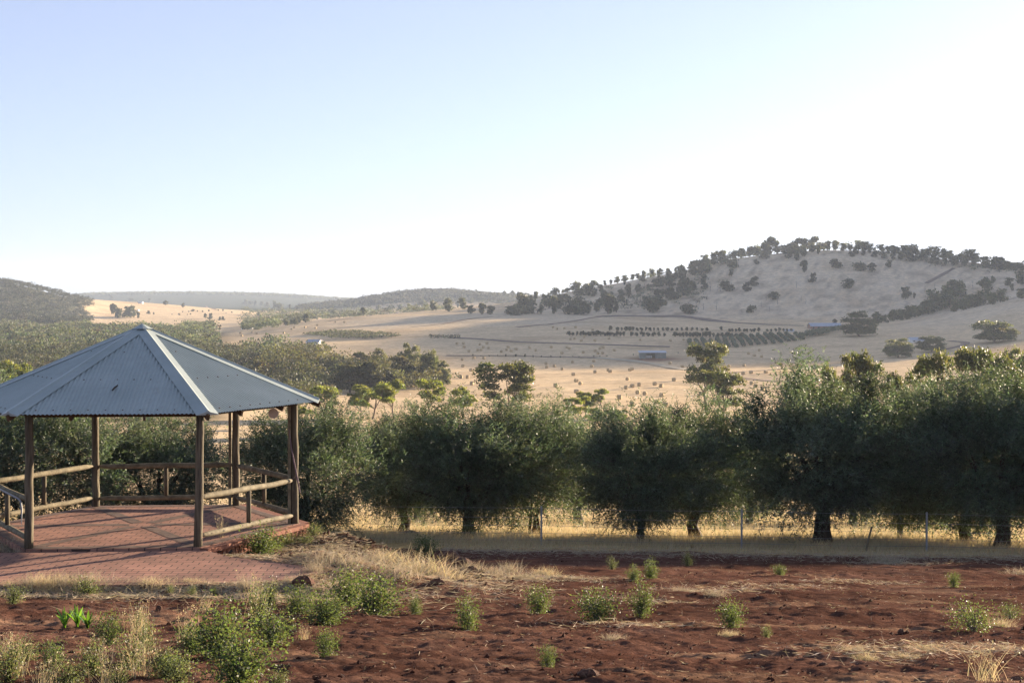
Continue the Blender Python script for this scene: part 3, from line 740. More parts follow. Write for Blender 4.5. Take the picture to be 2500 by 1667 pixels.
# ------------------------------------------------------------------ small far trees, one mesh each
FARV = []
def far_variant(seed, m, h=10.0, rx=3.6, n=9, nq=420, leaf=1.25, lo=1.5, tall=1.0):
    rng = np.random.default_rng(seed); cl = []
    for i in range(n):
        a = rng.uniform(0, 6.283); f = rng.uniform(.03, .76); r = rx * rng.uniform(.05, .8) * math.sqrt(max(.1, 1 - (f - .35) ** 2 * 1.6))
        zc = lo + (h - lo) * f; rr = rx * rng.uniform(.38, .60) * (1.08 - .3 * f)
        cl.append((math.cos(a) * r, math.sin(a) * r, zc, rr, rr, min(rr * .95, zc)))
    cl.append((0, 0, lo + (h - lo) * .45, rx * .5, rx * .5, (h - lo) * .40)); cl.append((0, 0, lo * .9, rx * .2, rx * .2, lo * .7))
    V, Fq, T = clump_crown(rng, cl, nq, leaf, .22, .03, .7, True)
    tb = limb_set(rng, .3, h * .8, rx * .6, 4, 5, 1, .32, [c[:3] for c in cl[:4]])
    Vt = np.concatenate(tb.v); Ft = np.array(tb.f[4]); nn = len(V)
    F5 = [np.array(tb.f[k]) + nn for k in tb.f if k != 4]
    mi = np.concatenate([np.zeros(len(Fq), int), np.ones(len(Ft), int)] + [np.ones(len(f), int) for f in F5])
    return mesh_np('hill_tree', np.concatenate([V, Vt]), [Fq, Ft + nn] + F5, np.concatenate([T, np.ones((len(Vt), 3))]), [M[m], M['gumbark']], False, mi)
FARV = [far_variant(300 + i + 50 * (i == 7), 'darkgum', rx=[3.4, 4.2, 3.0, 4.6, 3.8, 2.6][i % 6], n=[13, 15, 11, 16, 11, 12][i % 6], nq=560) for i in range(7)]
FARG = [far_variant(320 + i, 'gum', rx=[3.6, 4.4, 3.2, 4.0][i % 4], n=[12, 14, 11, 13][i % 4], nq=540) for i in range(4)]
ROUND = [far_variant(340 + i, 'darkgum', 5.0, 2.3, 9, 300, 1.0, 1.2) for i in range(3)]
def far_tree(px, base, hp, label, group, pool=None, name='gum_tree', wide=1.0, ymin=300, ymax=9000):
    p = hit(px, base, ymin, ymax); h = hp / F * p[1] * random.uniform(.95, 1.32); pool = pool or FARV; wide = wide * random.uniform(.76, 1.2)
    me = pool[random.randrange(len(pool))]; s = h / (5.0 if pool is ROUND else 10.0)
    o = obj(name, me, None, (p[0], p[1], p[2] - .2), random.uniform(0, 6.28), (s * wide * random.uniform(.85, 1.15), s * wide * random.uniform(.85, 1.15), s))
    return props(o, label, 'tree', group)
crest = zz(ZA, [(20,460,60),(90,435,50),(190,455,60),(250,430,55),(310,430,75),(470,400,50),(600,385,50),(650,370,55),(700,365,75),(810,345,110),(850,340,60),(950,315,70),(1030,310,75),(1090,300,40),(1180,285,70),(1260,270,50),(1345,260,75),(1440,240,75),(1540,215,65),(1610,200,80),(1680,195,80),(1780,165,90),(1890,155,30),(1990,145,70),(2090,125,60),(2150,120,80),(2320,180,120)])
crest += zz(ZB, [(640,520,130),(750,550,160),(850,540,150),(1000,470,130),(1100,460,120),(1200,440,120),(1300,390,150),(1400,360,120),(1470,340,170),(1550,330,130),(1640,330,110),(1740,310,120),(1800,330,140),(1900,300,140),(2000,300,150),(2100,290,120),(2200,290,110),(2300,310,120)])
crest2 = zz(ZC, [(50,200,110),(130,210,80),(240,200,120),(310,200,100),(380,200,100),(540,210,80),(670,220,110),(730,225,90),(830,215,110),(920,230,140),(1080,260,80),(1200,330,130),(1320,340,150),(1420,350,140),(1550,380,110),(1640,390,130),(1740,400,120),(1860,490,140),(1990,500,170),(2060,500,150),(2150,510,110),(2250,520,100),(2320,520,110)])
for p in crest: far_tree(p[0], p[1] + 1, p[2] * 1.12, 'gum tree on the crest of the dry hill standing against the sky', 'trees along the hill crest', wide=1.25, ymin=1000)
for p in crest2: far_tree(p[0], p[1] + 1, p[2] * 1.05, 'greener gum tree on the falling end of the hill crest against the sky', 'trees along the falling end of the crest', FARG, wide=1.35, ymin=1000)
band = zz(ZA, [(545,480,130),(410,560,100),(540,710,200),(370,715,120),(690,580,130),(850,480,140),(980,480,150),(1040,490,70),(1140,440,110),(1440,340,100),(1400,480,120),(1490,500,160),(1600,430,120),(1680,300,110),(1870,260,100),(1850,370,120),(1980,350,130),(2080,260,110),(2200,280,150),(1740,410,90),(2030,530,180),(2110,440,70),(2190,480,220),(2310,410,110),(60,720,140),(180,710,230),(200,520,60),(720,715,140),(800,720,220),(890,720,160),(960,710,150),(1080,690,120),(1120,620,120),(1230,710,230),(1330,690,150),(1380,560,100),(1270,480,60),(1400,540,90),(1690,580,110),(1760,690,200),(1870,640,170),(1800,700,120),(1920,480,90),(120,600,150),(470,640,160),(600,640,190),(860,620,170),(1180,560,160)])
band += zz(ZB, [(60,690,90),(480,690,170),(560,690,180),(640,660,200),(370,930,210),(205,980,160),(30,1000,140),(20,1140,130),(330,760,180),(200,840,160),(90,830,150),(160,770,140)])
for p in band: far_tree(p[0], p[1], p[2], 'dark gum tree in the belt climbing the lower slope of the hill', 'trees in the belt on the lower slope', wide=1.12, ymin=1000)
upper = zz(ZB, [(950,590,130),(1000,600,110),(1420,480,110),(1360,470,90),(1700,480,140),(1800,500,160),(1900,450,130),(2080,420,110),(1740,420,110),(1640,420,110),(1850,400,120),(2000,400,110),(2150,380,110)])
upper += zz(ZC, [(200,320,90),(300,330,80),(450,350,90),(560,370,100),(680,390,100),(780,390,110),(900,410,120),(1050,400,110),(1180,430,110),(1250,450,100),(1350,460,120),(1480,460,110),(1600,470,100),(150,350,90),(380,300,90),(620,310,90),(720,310,90),(980,330,110),(1120,350,100),(1440,420,110),(1700,470,100)])
for p in upper: far_tree(p[0], p[1], p[2] * 1.05, 'hazy gum tree just below the crest of the dry hill', 'trees just below the crest', wide=1.15, ymin=1000)
lone = [
 (ZB, (970,700,110), 'lone round gum on the upper slope close under the crest trees'), (ZB, (1285,550,90), 'small gum on bare ground just under the crest'),
 (ZB, (620,790,110), 'upper of two stacked gums beside the belt'), (ZB, (630,872,100), 'lower of two stacked gums beside the belt'),
 (ZB, (485,880,120), 'pointed gum between the belt and the stacked pair'), (ZB, (910,890,140), 'open crowned gum in the middle of the hill face'),
 (ZB, (1250,830,120), 'broad gum with small round neighbour on the hill face'), (ZB, (1165,895,110), 'small round gum beside the broad one on the hill face'),
 (ZB, (1510,1000,130), 'narrow leaning gum among dead stems'), (ZB, (420,1180,150), 'spreading gum just above the firebreak'),
 (ZB, (1210,1165,120), 'gum with dark patch of ground at its foot'), (ZB, (1905,650,160), 'pyramid shaped gum high on the open face'),
 (ZB, (2010,780,140), 'gum below the pyramid shaped one'), (ZB, (2300,600,130), 'umbrella gum alone on the upper face'),
 (ZB, (2290,1310,60), 'small round tree behind the long house roof'), (ZC, (270,530,120), 'first of three sparse gums below the crest thicket'),
 (ZC, (410,540,130), 'forked sparse gum below the crest thicket'), (ZC, (630,490,100), 'sparse gum at the end of the crest thicket'),
 (ZC, (110,750,140), 'hazy bush alone in the middle of the open slope'), (ZC, (845,890,180), 'taller of two close gums above the spur'),
 (ZC, (950,880,90), 'shorter of two close gums above the spur')]
for bx, p, lab in lone:
    q = zz(bx, [p])[0]; far_tree(q[0], q[1], q[2], lab, None, wide=1.2, ymin=1000)
spur = zz(ZC, [(480,1200,170),(580,1190,100),(690,1170,150),(780,1160,150),(870,1145,170),(960,1120,150),(1060,1090,170),(1130,1080,200),(1200,1040,240),(1280,1030,200),(1440,870,220),(1470,1050,160),(1540,850,180),(1580,1030,150),(1640,1000,190),(1720,990,170),(1800,970,190),(1860,780,160),(1950,960,180),(2050,930,160),(1950,700,120),(2150,720,110),(2200,780,90),(2310,700,200),(2320,880,150),(1330,960,190),(1400,1000,160),(1880,900,160)])
for p in spur: far_tree(p[0], p[1], p[2], 'gum tree in the thick belt along the top of the bare spur', 'trees along the spur', FARG, wide=1.2, ymin=900)

# dead trees on the hill face
def dead_variant(seed):
    rng = np.random.default_rng(seed); mb = MB(); h = 10
    mb.tube([(0, 0, -.3), (.1, 0, 3), (.3 * rng.normal(), .2, 6.5), (.5 * rng.normal(), .3, h)], [.34, .28, .2, .06], 5)
    for _ in range(7):
        z = rng.uniform(2.5, 8); a = rng.uniform(0, 6.28); l = rng.uniform(1, 3)
        mb.tube([(0, 0, z), (math.cos(a) * l * .6, math.sin(a) * l * .6, z + l * .5), (math.cos(a) * l, math.sin(a) * l, z + l * 1.1)], [.14, .1, .04], 4)
    return mb.mesh('dead_tree', [M['deadwood']])
DEAD = [dead_variant(400 + i) for i in range(3)]
for p in zz(ZB, [(520,1080,110),(560,1060,90),(615,1130,110),(780,1130,100),(1455,1150,80),(1560,1060,100),(1800,850,120),(1860,1020,80),(1920,1060,80),(700,890,130),(830,900,70),(790,910,60),(660,1000,70),(1350,1090,80),(1415,1010,100)]) + zz(ZC, [(1210,760,70), (1090,800,90), (1700,760,110)]):
    q = hit(p[0], p[1], 1100); s = p[2] / F * q[1] / 10
    props(obj('dead_tree', DEAD[random.randrange(3)], None, tuple(q), random.uniform(0, 6), (s, s, s)), 'bare grey dead tree on the open hill face', 'dead tree', 'dead trees on the hill')

# orchard: two rows of round trees
for x in (465,497,530,560,590,625,658,695,730,762,797,835,873,908,950,990,1033,1072,1115,1155,1197,1385,1405,1435,1462,1500,1525,1558,1585,1622,1690,1725,1760,1790,1825,1855,1885):
    p = zz(ZG, [(x, 126 + (x > 1300) * 8, 30 if x != 1155 else 20)])[0]
    far_tree(p[0], p[1], p[2] * random.uniform(.9, 1.15), 'round dark orchard tree in the back row below the firebreak', 'back row of orchard trees', ROUND, 'orchard_tree', ymin=700)
for x, h, lab in ((403, 38, 'larger round tree standing apart at the end of the back orchard row'), (1315, 36, 'larger round tree alone in the gap of the back orchard row')):
    p = zz(ZG, [(x, 124, h)])[0]; far_tree(p[0], p[1], p[2], lab, None, ROUND, 'orchard_tree', ymin=700)
for x in (67,97,130,160,180,200,222,245,270,295,325,355,385,405,430,460,485,513,578,622,667,712,757,800,847,937,975,1000,1030,1060,1085,1115,1140,1165,1190,1215,1250,1285,1322,1360,1400,1438,1480):
    p = zz(ZG, [(x, 164 + x * .01, 36)])[0]
    far_tree(p[0], p[1], p[2] * random.uniform(.9, 1.12), 'round dark orchard tree in the front row above the hay shed', 'front row of orchard trees', ROUND, 'orchard_tree', wide=1.1, ymin=700)

# slanting hedge rows above the shed
def hedge_row(p, q, wid, hgt, label, group):
    rng = np.random.default_rng(int(abs(p[0]) * 7 + abs(p[1])))
    d = q - p; n = max(6, int(np.linalg.norm(d[:2]) / 1.5)); cl = []
    for t in np.linspace(0, 1, n):
        c = p + d * t; x, y = c[0] + rng.normal() * .3, c[1] + rng.normal() * .3; z = float(zq(x, y)[0])
        r = wid / 2 * rng.uniform(.8, 1.2); cl.append((x - p[0], y - p[1], z - p[2] + hgt * .5, r, r, hgt * .55))
    V, Fq, T = clump_crown(rng, cl, 70 * n, 1.1, .15, .03, .7)
    return props(obj('hedge_row', mesh_np('hedge_row', V, Fq, T, [M['olive']]), None, tuple(p)), label, 'hedge', group)
for a, b in (((1050,215),(1075,292)),((1105,212),(1130,275)),((1160,205),(1190,265)),((1222,212),(1250,262)),((1275,197),(1310,248)),((1338,190),(1368,265)),((1390,188),(1440,268)),((1445,182),(1500,258)),((1505,182),(1562,250)),((1555,175),(1620,246)),((1610,168),(1680,240)),((1668,160),(1745,236)),((1715,160),(1805,230)),((1785,160),(1870,222)),((1845,160),(1920,215)),((1920,160),(1980,205))):
    A, B = zz(ZG, [a, b]); pa, pb = hit(A[0], A[1], 500), hit(B[0], B[1], 500)
    hedge_row(pb, pa, 2.1, 2.4, 'slanting grey green hedge row between orchard and hay shed', 'slanting hedge rows')
for a, b in (((1960,190),(2060,175)),((2040,170),(2140,150)),((2100,170),(2220,140)),((2180,150),(2340,125))):
    A, B = zz(ZG, [a, b]); hedge_row(hit(A[0], A[1], 500), hit(B[0], B[1], 500), 6, 4.5, 'grey garden hedge running up to the long house', 'garden hedges by the long house')

# saplings on the farm fence line
for i, (x, y, h) in enumerate(((212,345,22),(290,348,12),(370,348,16),(450,345,14),(527,350,24),(625,350,28),(712,355,30),(790,358,26),(868,357,22),(960,355,22),(1050,360,18),(1170,352,14),(1230,358,14),(1370,352,16),(1430,352,14),(1495,350,14),(1750,338,14),(2178,318,16))):
    p = zz(ZD, [(x, y, h)])[0]
    far_tree(p[0], p[1] + 1, p[2], 'small sapling on the farm fence line across the field', 'saplings along the field fence', ROUND, 'sapling', wide=.8, ymin=400)

# far valley trees on the left and centre
vt = zz(ZI, [(290,165,40),(470,175,38),(420,178,15),(550,180,16),(645,185,32),(800,215,45),(965,235,48),(345,340,100),(290,265,40),(300,300,90),(470,335,110),(540,340,70),(430,330,90),(640,298,36),(688,303,28),(930,310,18),(862,308,14),(1010,308,12),(1040,305,14),(1022,280,16),(1062,275,24),(1105,278,16),(1155,282,18),(965,282,14),(1215,275,18),(1305,268,16),(1350,272,18),(1435,290,18),(1535,285,12),(1380,292,10),(1690,318,40),(1570,210,50),(1610,215,45),(1660,220,55),(1720,225,50),(1780,235,60),(1840,245,70),(1890,250,70),(1230,350,70),(1180,340,50),(1320,360,40),(1350,358,36),(2010,400,60),(2080,385,80),(2140,380,80),(2050,400,70),(1950,410,70),(2200,350,70),(2250,345,60),(2320,340,90),(1990,260,50),(2060,270,60),(2110,260,50)])
for p in vt: far_tree(p[0], p[1], p[2], 'hazy tree on the pale fields of the far valley', 'trees in the far valley', wide=1.2, ymin=900)
for (x, y, h, lab) in ((935,520,70,'round dark tree beside the pavilion roof peak and white cottage'), (1060,500,90,'round topped dark tree over the brown shed'), (1105,535,70,'yellow green gum beside the brown shed'), (1670,450,90,'bright green tree beside the white barn'), (1600,440,60,'dark tree behind the white barn roof')):
    p = zz(ZI, [(x, y, h)])[0]; far_tree(p[0], p[1], p[2], lab, None, FARG, wide=1.3, ymin=600)
tl = zz(ZO, [(30,340,75),(110,335,45),(165,340,40),(240,335,60),(340,320,65),(290,325,40),(420,310,55),(490,305,45),(550,300,40),(600,300,45),(640,300,65),(710,300,65),(760,290,40),(815,305,80),(880,280,60),(915,290,80),(965,320,70),(970,250,45),(1040,325,80),(1100,325,75),(1020,225,45),(1065,225,35),(1110,225,45),(1150,220,40),(1195,225,60),(1250,200,45),(1290,190,40),(1340,185,40),(1400,180,45),(1270,330,80),(1330,320,120),(1230,325,60)])
for p in tl: far_tree(p[0], p[1], p[2], 'gum tree in the line along the top of the shaded paddock', 'trees along the paddock top', wide=1.2, ymin=900)

# ------------------------------------------------------------------ woods that read as one mass
def woods(name, spots, hmin, hmax, m, nq, leaf, seed, label, spread=.62):
    rng = np.random.default_rng(seed); xs, ys = spots[:, 0], spots[:, 1]; zs = zq(xs, ys); n = len(xs)
    big = .5 + fbm(xs / 45, ys / 45, 3, seed)
    h = hmin + (hmax - hmin) * np.clip(rng.uniform(.1, .8, n) + .55 * (big - .5), 0, 1.15)
    r = h * spread * rng.uniform(.75, 1.25, n)
    k = np.repeat(np.arange(n), nq); d = unit(rng.normal(size=(len(k), 3))); d[:, 2] = np.where(d[:, 2] < -.2, -d[:, 2], d[:, 2])
    ctr = np.column_stack([xs, ys, zs + h * .47])
    sub = rng.normal(size=(n, 4, 3)) * np.array((.42, .42, .22)); ks = rng.integers(0, 4, len(k))
    p = ctr[k] + (sub[k, ks] * r[k][:, None] + d * r[k][:, None] * np.array((.6, .6, .5)) * rng.uniform(.5, 1.05, (len(k), 1)))
    p[:, 2] = np.minimum(p[:, 2], (zs + h * 1.08)[k])
    s = leaf * rng.uniform(.6, 1.4, len(k)) * np.clip(h[k] / hmax, .6, 1.2)
    ct = tints(n, rng, .55, .07) * (1 + .35 * fbm(xs / 60, ys / 60, 2, seed + 5))[:, None]
    ax = unit(d * .5 + rng.normal(size=(len(k), 3)))
    V, Fq, T = quads(p - ax * s[:, None] * .5, ax, s, s * .7, rng, ct[k] * tints(len(k), rng, .2, .05))
    return props(obj(name, mesh_np(name, V, Fq, T, [M[m]])), label, kind='stuff')
def scatter(fn, y0, y1, px0, px1, dens, seed):
    """points on the ground, dens per square metre, kept where fn(px, y) is true"""
    rng = np.random.default_rng(seed); u0, u1 = (px0 - CX) / F, (px1 - CX) / F
    area = (u1 - u0) * (y1 ** 2 - y0 ** 2) / 2; n = int(area * dens)
    y = np.sqrt(rng.uniform(y0 ** 2, y1 ** 2, n)); u = rng.uniform(u0, u1, n); px = u * F + CX
    k = fn(px, y, rng); return np.column_stack([u * y, y])[k]
def bush_region(px, y, rng):
    a = (px < 500) & (y > 390) & (y < 1560 + 40 * np.sin(px / 23)) & ~((np.abs(y - 1430 - .5 * px) < 28) & (px < 190) & (np.sin(px / 37) > -.2))
    b = (px >= 500) & (px < 745) & (y > 470) & (y < 960 + 40 * np.sin(px / 30))
    c = (px >= 745) & (px < 1015) & (y > 610) & (y < 800 - (px - 745) * .35)
    d = (px >= 420) & (px < 640) & (y > 1280) & (y < 1800)
    gap = (px > 480) & (px < 560) & (y > 950)
    return (a | b | c | d) & ~(gap & (px > 490))
w1 = scatter(lambda p, y, r: bush_region(p, y, r) & (y < 900), 390, 900, -800, 1020, .030, 1)
w2 = scatter(lambda p, y, r: bush_region(p, y, r) & (y >= 900), 900, 1800, -800, 900, .014, 2)
woods('bushland', w1, 4.5, 9.5, 'bushland', 66, 1.15, 3, 'olive brown bushland filling the valley behind the pavilion')
woods('bushland_beyond', w2, 5, 11, 'belt', 44, 1.9, 4, 'hazy bushland in the far part of the valley')
tb_ = scatter(lambda p, y, r: (y > 600 + 40 * (p < 760)) & (y < 790 - (p - 640) * .2) & (p < 1010), 590, 790, 600, 1012, .016, 31)
woods('tall_bushland', tb_, 8, 16.5, 'bushtree', 170, 1.15, 33, 'dark tall wood massed at the end of the valley bush', .5)
lh = scatter(lambda p, y, r: (p < 205 + 15 * np.sin(y / 60)) & (r.uniform(size=len(p)) < .95), 1690, 2420, -1000, 215, .012, 5)
woods('hill_forest', lh, 6, 13, 'hillwood', 40, 2.2, 6, 'dark forest covering the low hill at the picture edge')
mh = scatter(lambda p, y, r: r.uniform(size=len(p)) < .9, 2850, 3500, 690, 1260, .010, 7)
woods('ridge_forest', mh, 6, 13, 'hillwood', 34, 2.8, 8, 'hazy forest on the ridge with the mast')
fh = scatter(lambda p, y, r: r.uniform(size=len(p)) < 1, 5600, 6300, 180, 1000, .0045, 9)
woods('distant_forest', fh, 8, 14, 'darkgum', 16, 6.0, 10, 'blue forest on the farthest ridge')
cw = scatter(lambda p, y, r: (r.uniform(size=len(p)) < np.where(p < 2080, .6, .95)) & (y > 1560 - 45 * (p > 2080)) , 1505, 1608, 1610, 2480, .0085, 21)
woods('crest_woods', cw, 6, 11.5, 'darkgum', 60, 1.5, 22, 'hazy woods massed along the top of the dry hill')
ht = scatter(lambda p, y, r: (fbm(p / 55, y / 45, 3, 24) > .02) & (np.abs((y - 1325) - (p - 1180) * .42 + 20 * np.sin(p / 40)) < 70 + .1 * (p - 1180)), 1300, 1580, 1180, 1680, .0075, 25)
woods('hill_thicket', ht, 5, 11, 'darkgum', 60, 1.5, 26, 'dark thicket between the gum trees of the lower slope')
vv = scatter(lambda p, y, r: (fbm(p / 60, y / 90, 3, 14) > .06) & (p > 560) , 1650, 2700, 560, 1040, .006, 11)
woods('valley_woods', vv, 7, 14, 'darkgum', 40, 2.2, 12, 'hazy woods in the valley below the mast ridge')

# vineyard block and young planting
def vines():
    rng = np.random.default_rng(77); poly = zz(ZH, [(935, 145), (1200, 113), (1500, 118), (1880, 155), (1800, 180), (1500, 186), (1200, 180)])
    c = np.array([hit(p[0], p[1], 700)[:2] for p in poly])
    x0, y0 = c.min(0); x1, y1 = c.max(0); pts = []
    for y in np.arange(y0, y1, 3.6):
        for x in np.arange(x0, x1, 1.6): pts.append((x + rng.normal() * .4, y + rng.normal() * .4 + .1 * (x - x0)))
    pts = np.array(pts); ok = np.zeros(len(pts), bool); j = len(c) - 1
    for i in range(len(c)):
        cond = ((c[i, 1] > pts[:, 1]) != (c[j, 1] > pts[:, 1])) & (pts[:, 0] < (c[j, 0] - c[i, 0]) * (pts[:, 1] - c[i, 1]) / (c[j, 1] - c[i, 1] + 1e-9) + c[i, 0]); ok ^= cond; j = i
    return pts[ok]
vp = vines()
woods('vineyard', vp, 1.6, 2.8, 'darkgum', 9, 1.2, 13, 'dark green vineyard block on the shaded paddock', .6)
yp = np.array([hit(px, row, 700)[:2] for px, row in zz(ZO, [(690 + i * 14 + (j % 2) * 6, 474 + j * 5) for i in range(15) for j in range(4)])])
woods('young_planting', yp, 1.2, 2.2, 'darkgum', 8, 1.1, 15, 'rows of small young plants on the shaded paddock', .6)

# ------------------------------------------------------------------ hay bales
def bale_mesh(rng):
    mb = MB(); n = 18; r, w = .72, .64
    xs = [-w, -w + .06, -.2, .2, w - .06, w]; rs = [r - .07, r, r * 1.01, r * 1.01, r, r - .07]; V = []
    for x, q in zip(xs, rs):
        for k in range(n):
            a = 2 * math.pi * k / n; qq = q * (1 + .02 * rng.normal()); z = math.sin(a) * qq
            V.append((x, math.cos(a) * qq * 1.02, max(z, -r * .93) + r * .93))
    Fq = [(i*n+j, i*n+(j+1) % n, (i+1)*n+(j+1) % n, (i+1)*n+j) for i in range(5) for j in range(n)]
    mb.add(V, Fq + [tuple(range(n))[::-1], tuple(5*n + k for k in range(n))])
    return mb.mesh('hay_bale', [M['bale']], False)
BALE = [bale_mesh(np.random.default_rng(500 + i)) for i in range(3)]
def bale(px, row, label, group, ymin=250):
    p = hit(px, row + 2.5, ymin)
    return props(obj('hay_bale', BALE[random.randrange(3)], None, (p[0], p[1], p[2] - .04), random.choice((.1, .3, -.25, 1.2, .6)) + random.uniform(-.2, .2), 1.2), label, 'hay bale', group)
for p in zz(ZJ, [(313,170),(390,210),(510,210),(510,240),(638,243),(297,277),(358,277),(400,340),(977,238),(985,275),(1110,145),(1115,180),(1188,168),(1263,198),(1360,130),(1565,122),(1548,172),(1578,227),(1703,210),(1722,223),(1912,208),(1932,200),(1371,252),(1398,313),(1440,340),(1890,297),(2330,303),(1875,380),(1935,365),(2000,352),(2150,345),(2213,363),(1400,418),(1988,427),(2055,438),(1815,475),(2218,455),(1930,543),(2165,520),(2250,550),(2295,142),(1200,360)]):
    bale(p[0], p[1], 'round hay bale on the sunlit stubble below the shed', 'hay bales on the sunlit field')
for p in zz(ZD, [(110,380),(222,367),(318,367),(60,230),(122,228),(280,235),(347,225),(130,260),(312,263),(362,270),(175,300),(260,290),(290,290),(535,288),(580,300),(625,282),(485,305),(550,262),(755,268),(815,292),(963,262),(1115,265),(1135,275),(1065,320),(1270,310),(1383,298),(1455,320),(1410,320),(1430,275),(1460,265),(1565,293),(1250,200),(1380,198),(1185,180),(1145,185),(1280,158),(1515,178),(1815,190),(2103,197),(2230,190),(1090,82),(1020,85),(980,72),(1195,70),(1360,95)]):
    bale(p[0], p[1], 'round hay bale on the shaded upper field below the orchard', 'hay bales on the shaded field')
for p in zz(ZE, [(1325,22),(1190,65),(1262,92),(1355,105),(1545,178),(1605,200),(1975,165),(345,232),(937,228),(1130,217),(237,405),(75,485),(83,605),(1120,322),(1220,310),(1410,305),(1025,340),(1228,450),(1275,488),(1368,525),(585,585),(1835,380),(1970,365),(2065,408)]):
    bale(p[0], p[1], 'round hay bale on the streaked field past the tall gum', 'hay bales on the streaked field')
for p in zz(ZH, [(355,152),(340,125),(495,130),(453,117),(755,125),(830,88),(855,72),(960,70),(1060,78),(1075,50),(1250,20),(1335,22),(585,142)]):
    bale(p[0], p[1], 'round hay bale on the small field beside the white barn', 'hay bales beside the white barn', 800)

# ------------------------------------------------------------------ buildings
def gable_house(name, px, base, w, hw, hr, dep, wallm, roofm, label, cat, ymin=300, rot=0.0, windows=0, bay_shade=False, open_bays=0):
    p = hit(px, base, ymin); y = p[1]; Wm, Hw, Hr = w / F * y, hw / F * y, hr / F * y
    t = thing(name, label, cat, tuple(p), rot)
    a, d = Wm / 2, dep
    if open_bays:
        q = MB(); q.box((-a, d - .2, -.6), (a, d, Hw)); q.box((-a, 0, -.6), (-a + .15, d - .2, Hw)); q.box((a - .15, 0, -.6), (a, d - .2, Hw)); q.build('wall', M[wallm], t)
        n = open_bays; bw = Wm / n
        for i in range(1, n): MB().box((-a + i * bw - .12, .02, -.6), (-a + i * bw + .12, .26, Hw)).build('post', M['steel'], t)
        for i in range(n):
            if i not in (1, 2): MB().box((-a + i * bw + .13, .05, -.5), (-a + (i + 1) * bw - .13, .16, Hw - .05)).build('panel', M[wallm], t)
        q = MB(); o = .5
        q.add([(-a-o, -o, Hw), (a+o, -o, Hw), (a+o, d+o, Hw + Hr), (-a-o, d+o, Hw + Hr), (-a-o, -o, Hw + .18), (a+o, -o, Hw + .18), (a+o, d+o, Hw + Hr + .18), (-a-o, d+o, Hw + Hr + .18)],
              [(3,2,1,0),(4,5,6,7),(0,1,5,4),(1,2,6,5),(2,3,7,6),(3,0,4,7)]); q.build('roof', M[roofm], t)
        q = MB(); q.box((-a + bw * 1.3, d * .4, -.3), (-a + bw * 2.4, d * .7, Hw * .45)); q.build('machine', M['whitewall'], t)
        return t
    q = MB(); q.box((-a, 0, -.8), (a, d, Hw))
    for s in (-a, a): q.add([(s, 0, Hw), (s, d, Hw), (s, d / 2, Hw + Hr)], [(0, 1, 2)])
    q.build('wall', M[wallm], t)
    q = MB(); o = .45; th = .12
    for s in (0, 1):
        y0, y1 = (-o, d / 2) if s == 0 else (d + o, d / 2); z0 = Hw - o * Hr / (d / 2)
        q.add([(-a-o, y0, z0), (a+o, y0, z0), (a+o, y1, Hw + Hr), (-a-o, y1, Hw + Hr), (-a-o, y0, z0+th), (a+o, y0, z0+th), (a+o, y1, Hw + Hr+th), (-a-o, y1, Hw + Hr+th)],
              [(3,2,1,0),(4,5,6,7),(0,1,5,4),(1,2,6,5),(2,3,7,6),(3,0,4,7)])
    q.build('roof', M[roofm], t)
    for i in range(windows):
        xx = -a + Wm * (i + .5) / windows; MB().box((xx - .7, -.04, Hw * .3), (xx + .7, .05, Hw * .75)).build('window', M['darkopening'], t)
    if bay_shade: MB().box((-a + Wm * .08, -.05, -.2), (-a + Wm * .42, .06, Hw * .85)).build('bay_shade', M['darkopening'], t)  # dark slab painted as the shade inside the open bay
    return t
gable_house('hay_shed', 1500, 823, 60, 13, 3, 9, 'shedwall', 'roofblue', 'long grey green open fronted shed with pale roof on red yard', 'shed', open_bays=5)
gable_house('barn', 566, 756, 24, 6.5, 2.2, 10, 'whitewall', 'whitewall', 'white barn with dark open bay at the edge of the valley bush', 'barn', 800, bay_shade=True)
gable_house('cottage', 717, 791, 30, 6, 5, 9, 'whitewall', 'roofblue', 'pale blue roofed cottage behind the bushland edge', 'house', 800, R(-12), windows=3)
gable_house('farmhouse', 1898, 756, 70, 7, 7, 14, 'brickwall', 'roofblue', 'long brick house with blue grey roof at the end of the orchard', 'house', 800, windows=6)
gable_house('farmhouse', 2112, 786, 36, 5, 6, 12, 'whitewall', 'roofblue', 'white roofed house between two bushy gums', 'house', 500, windows=3)
gable_house('farm_shed', 1815, 762, 18, 3.5, 2, 8, 'whitewall', 'roofblue', 'small pale shed among the hedge rows', 'shed', 700)
gable_house('brown_shed', 457, 826, 22, 8, 2, 8, 'verge', 'whitewall', 'pale brown shed beneath the round dark trees', 'shed', 600)
gable_house('farm_shed', 322, 697, 9, 2.5, 1.5, 10, 'whitewall', 'whitewall', 'tiny white shed on the crest of the far tan hill', 'shed', 1800)
gable_house('water_tank', 316, 714, 4, 3, .6, 6, 'whitewall', 'whitewall', 'tiny white tank on the far tan hillside', 'tank', 1800)
gable_house('farm_shed', 385, 768 - 2, 18, 3, 2, 8, 'brickwall', 'roofblue', 'long low shed in the valley orchard behind the roof peak', 'shed', 1200)
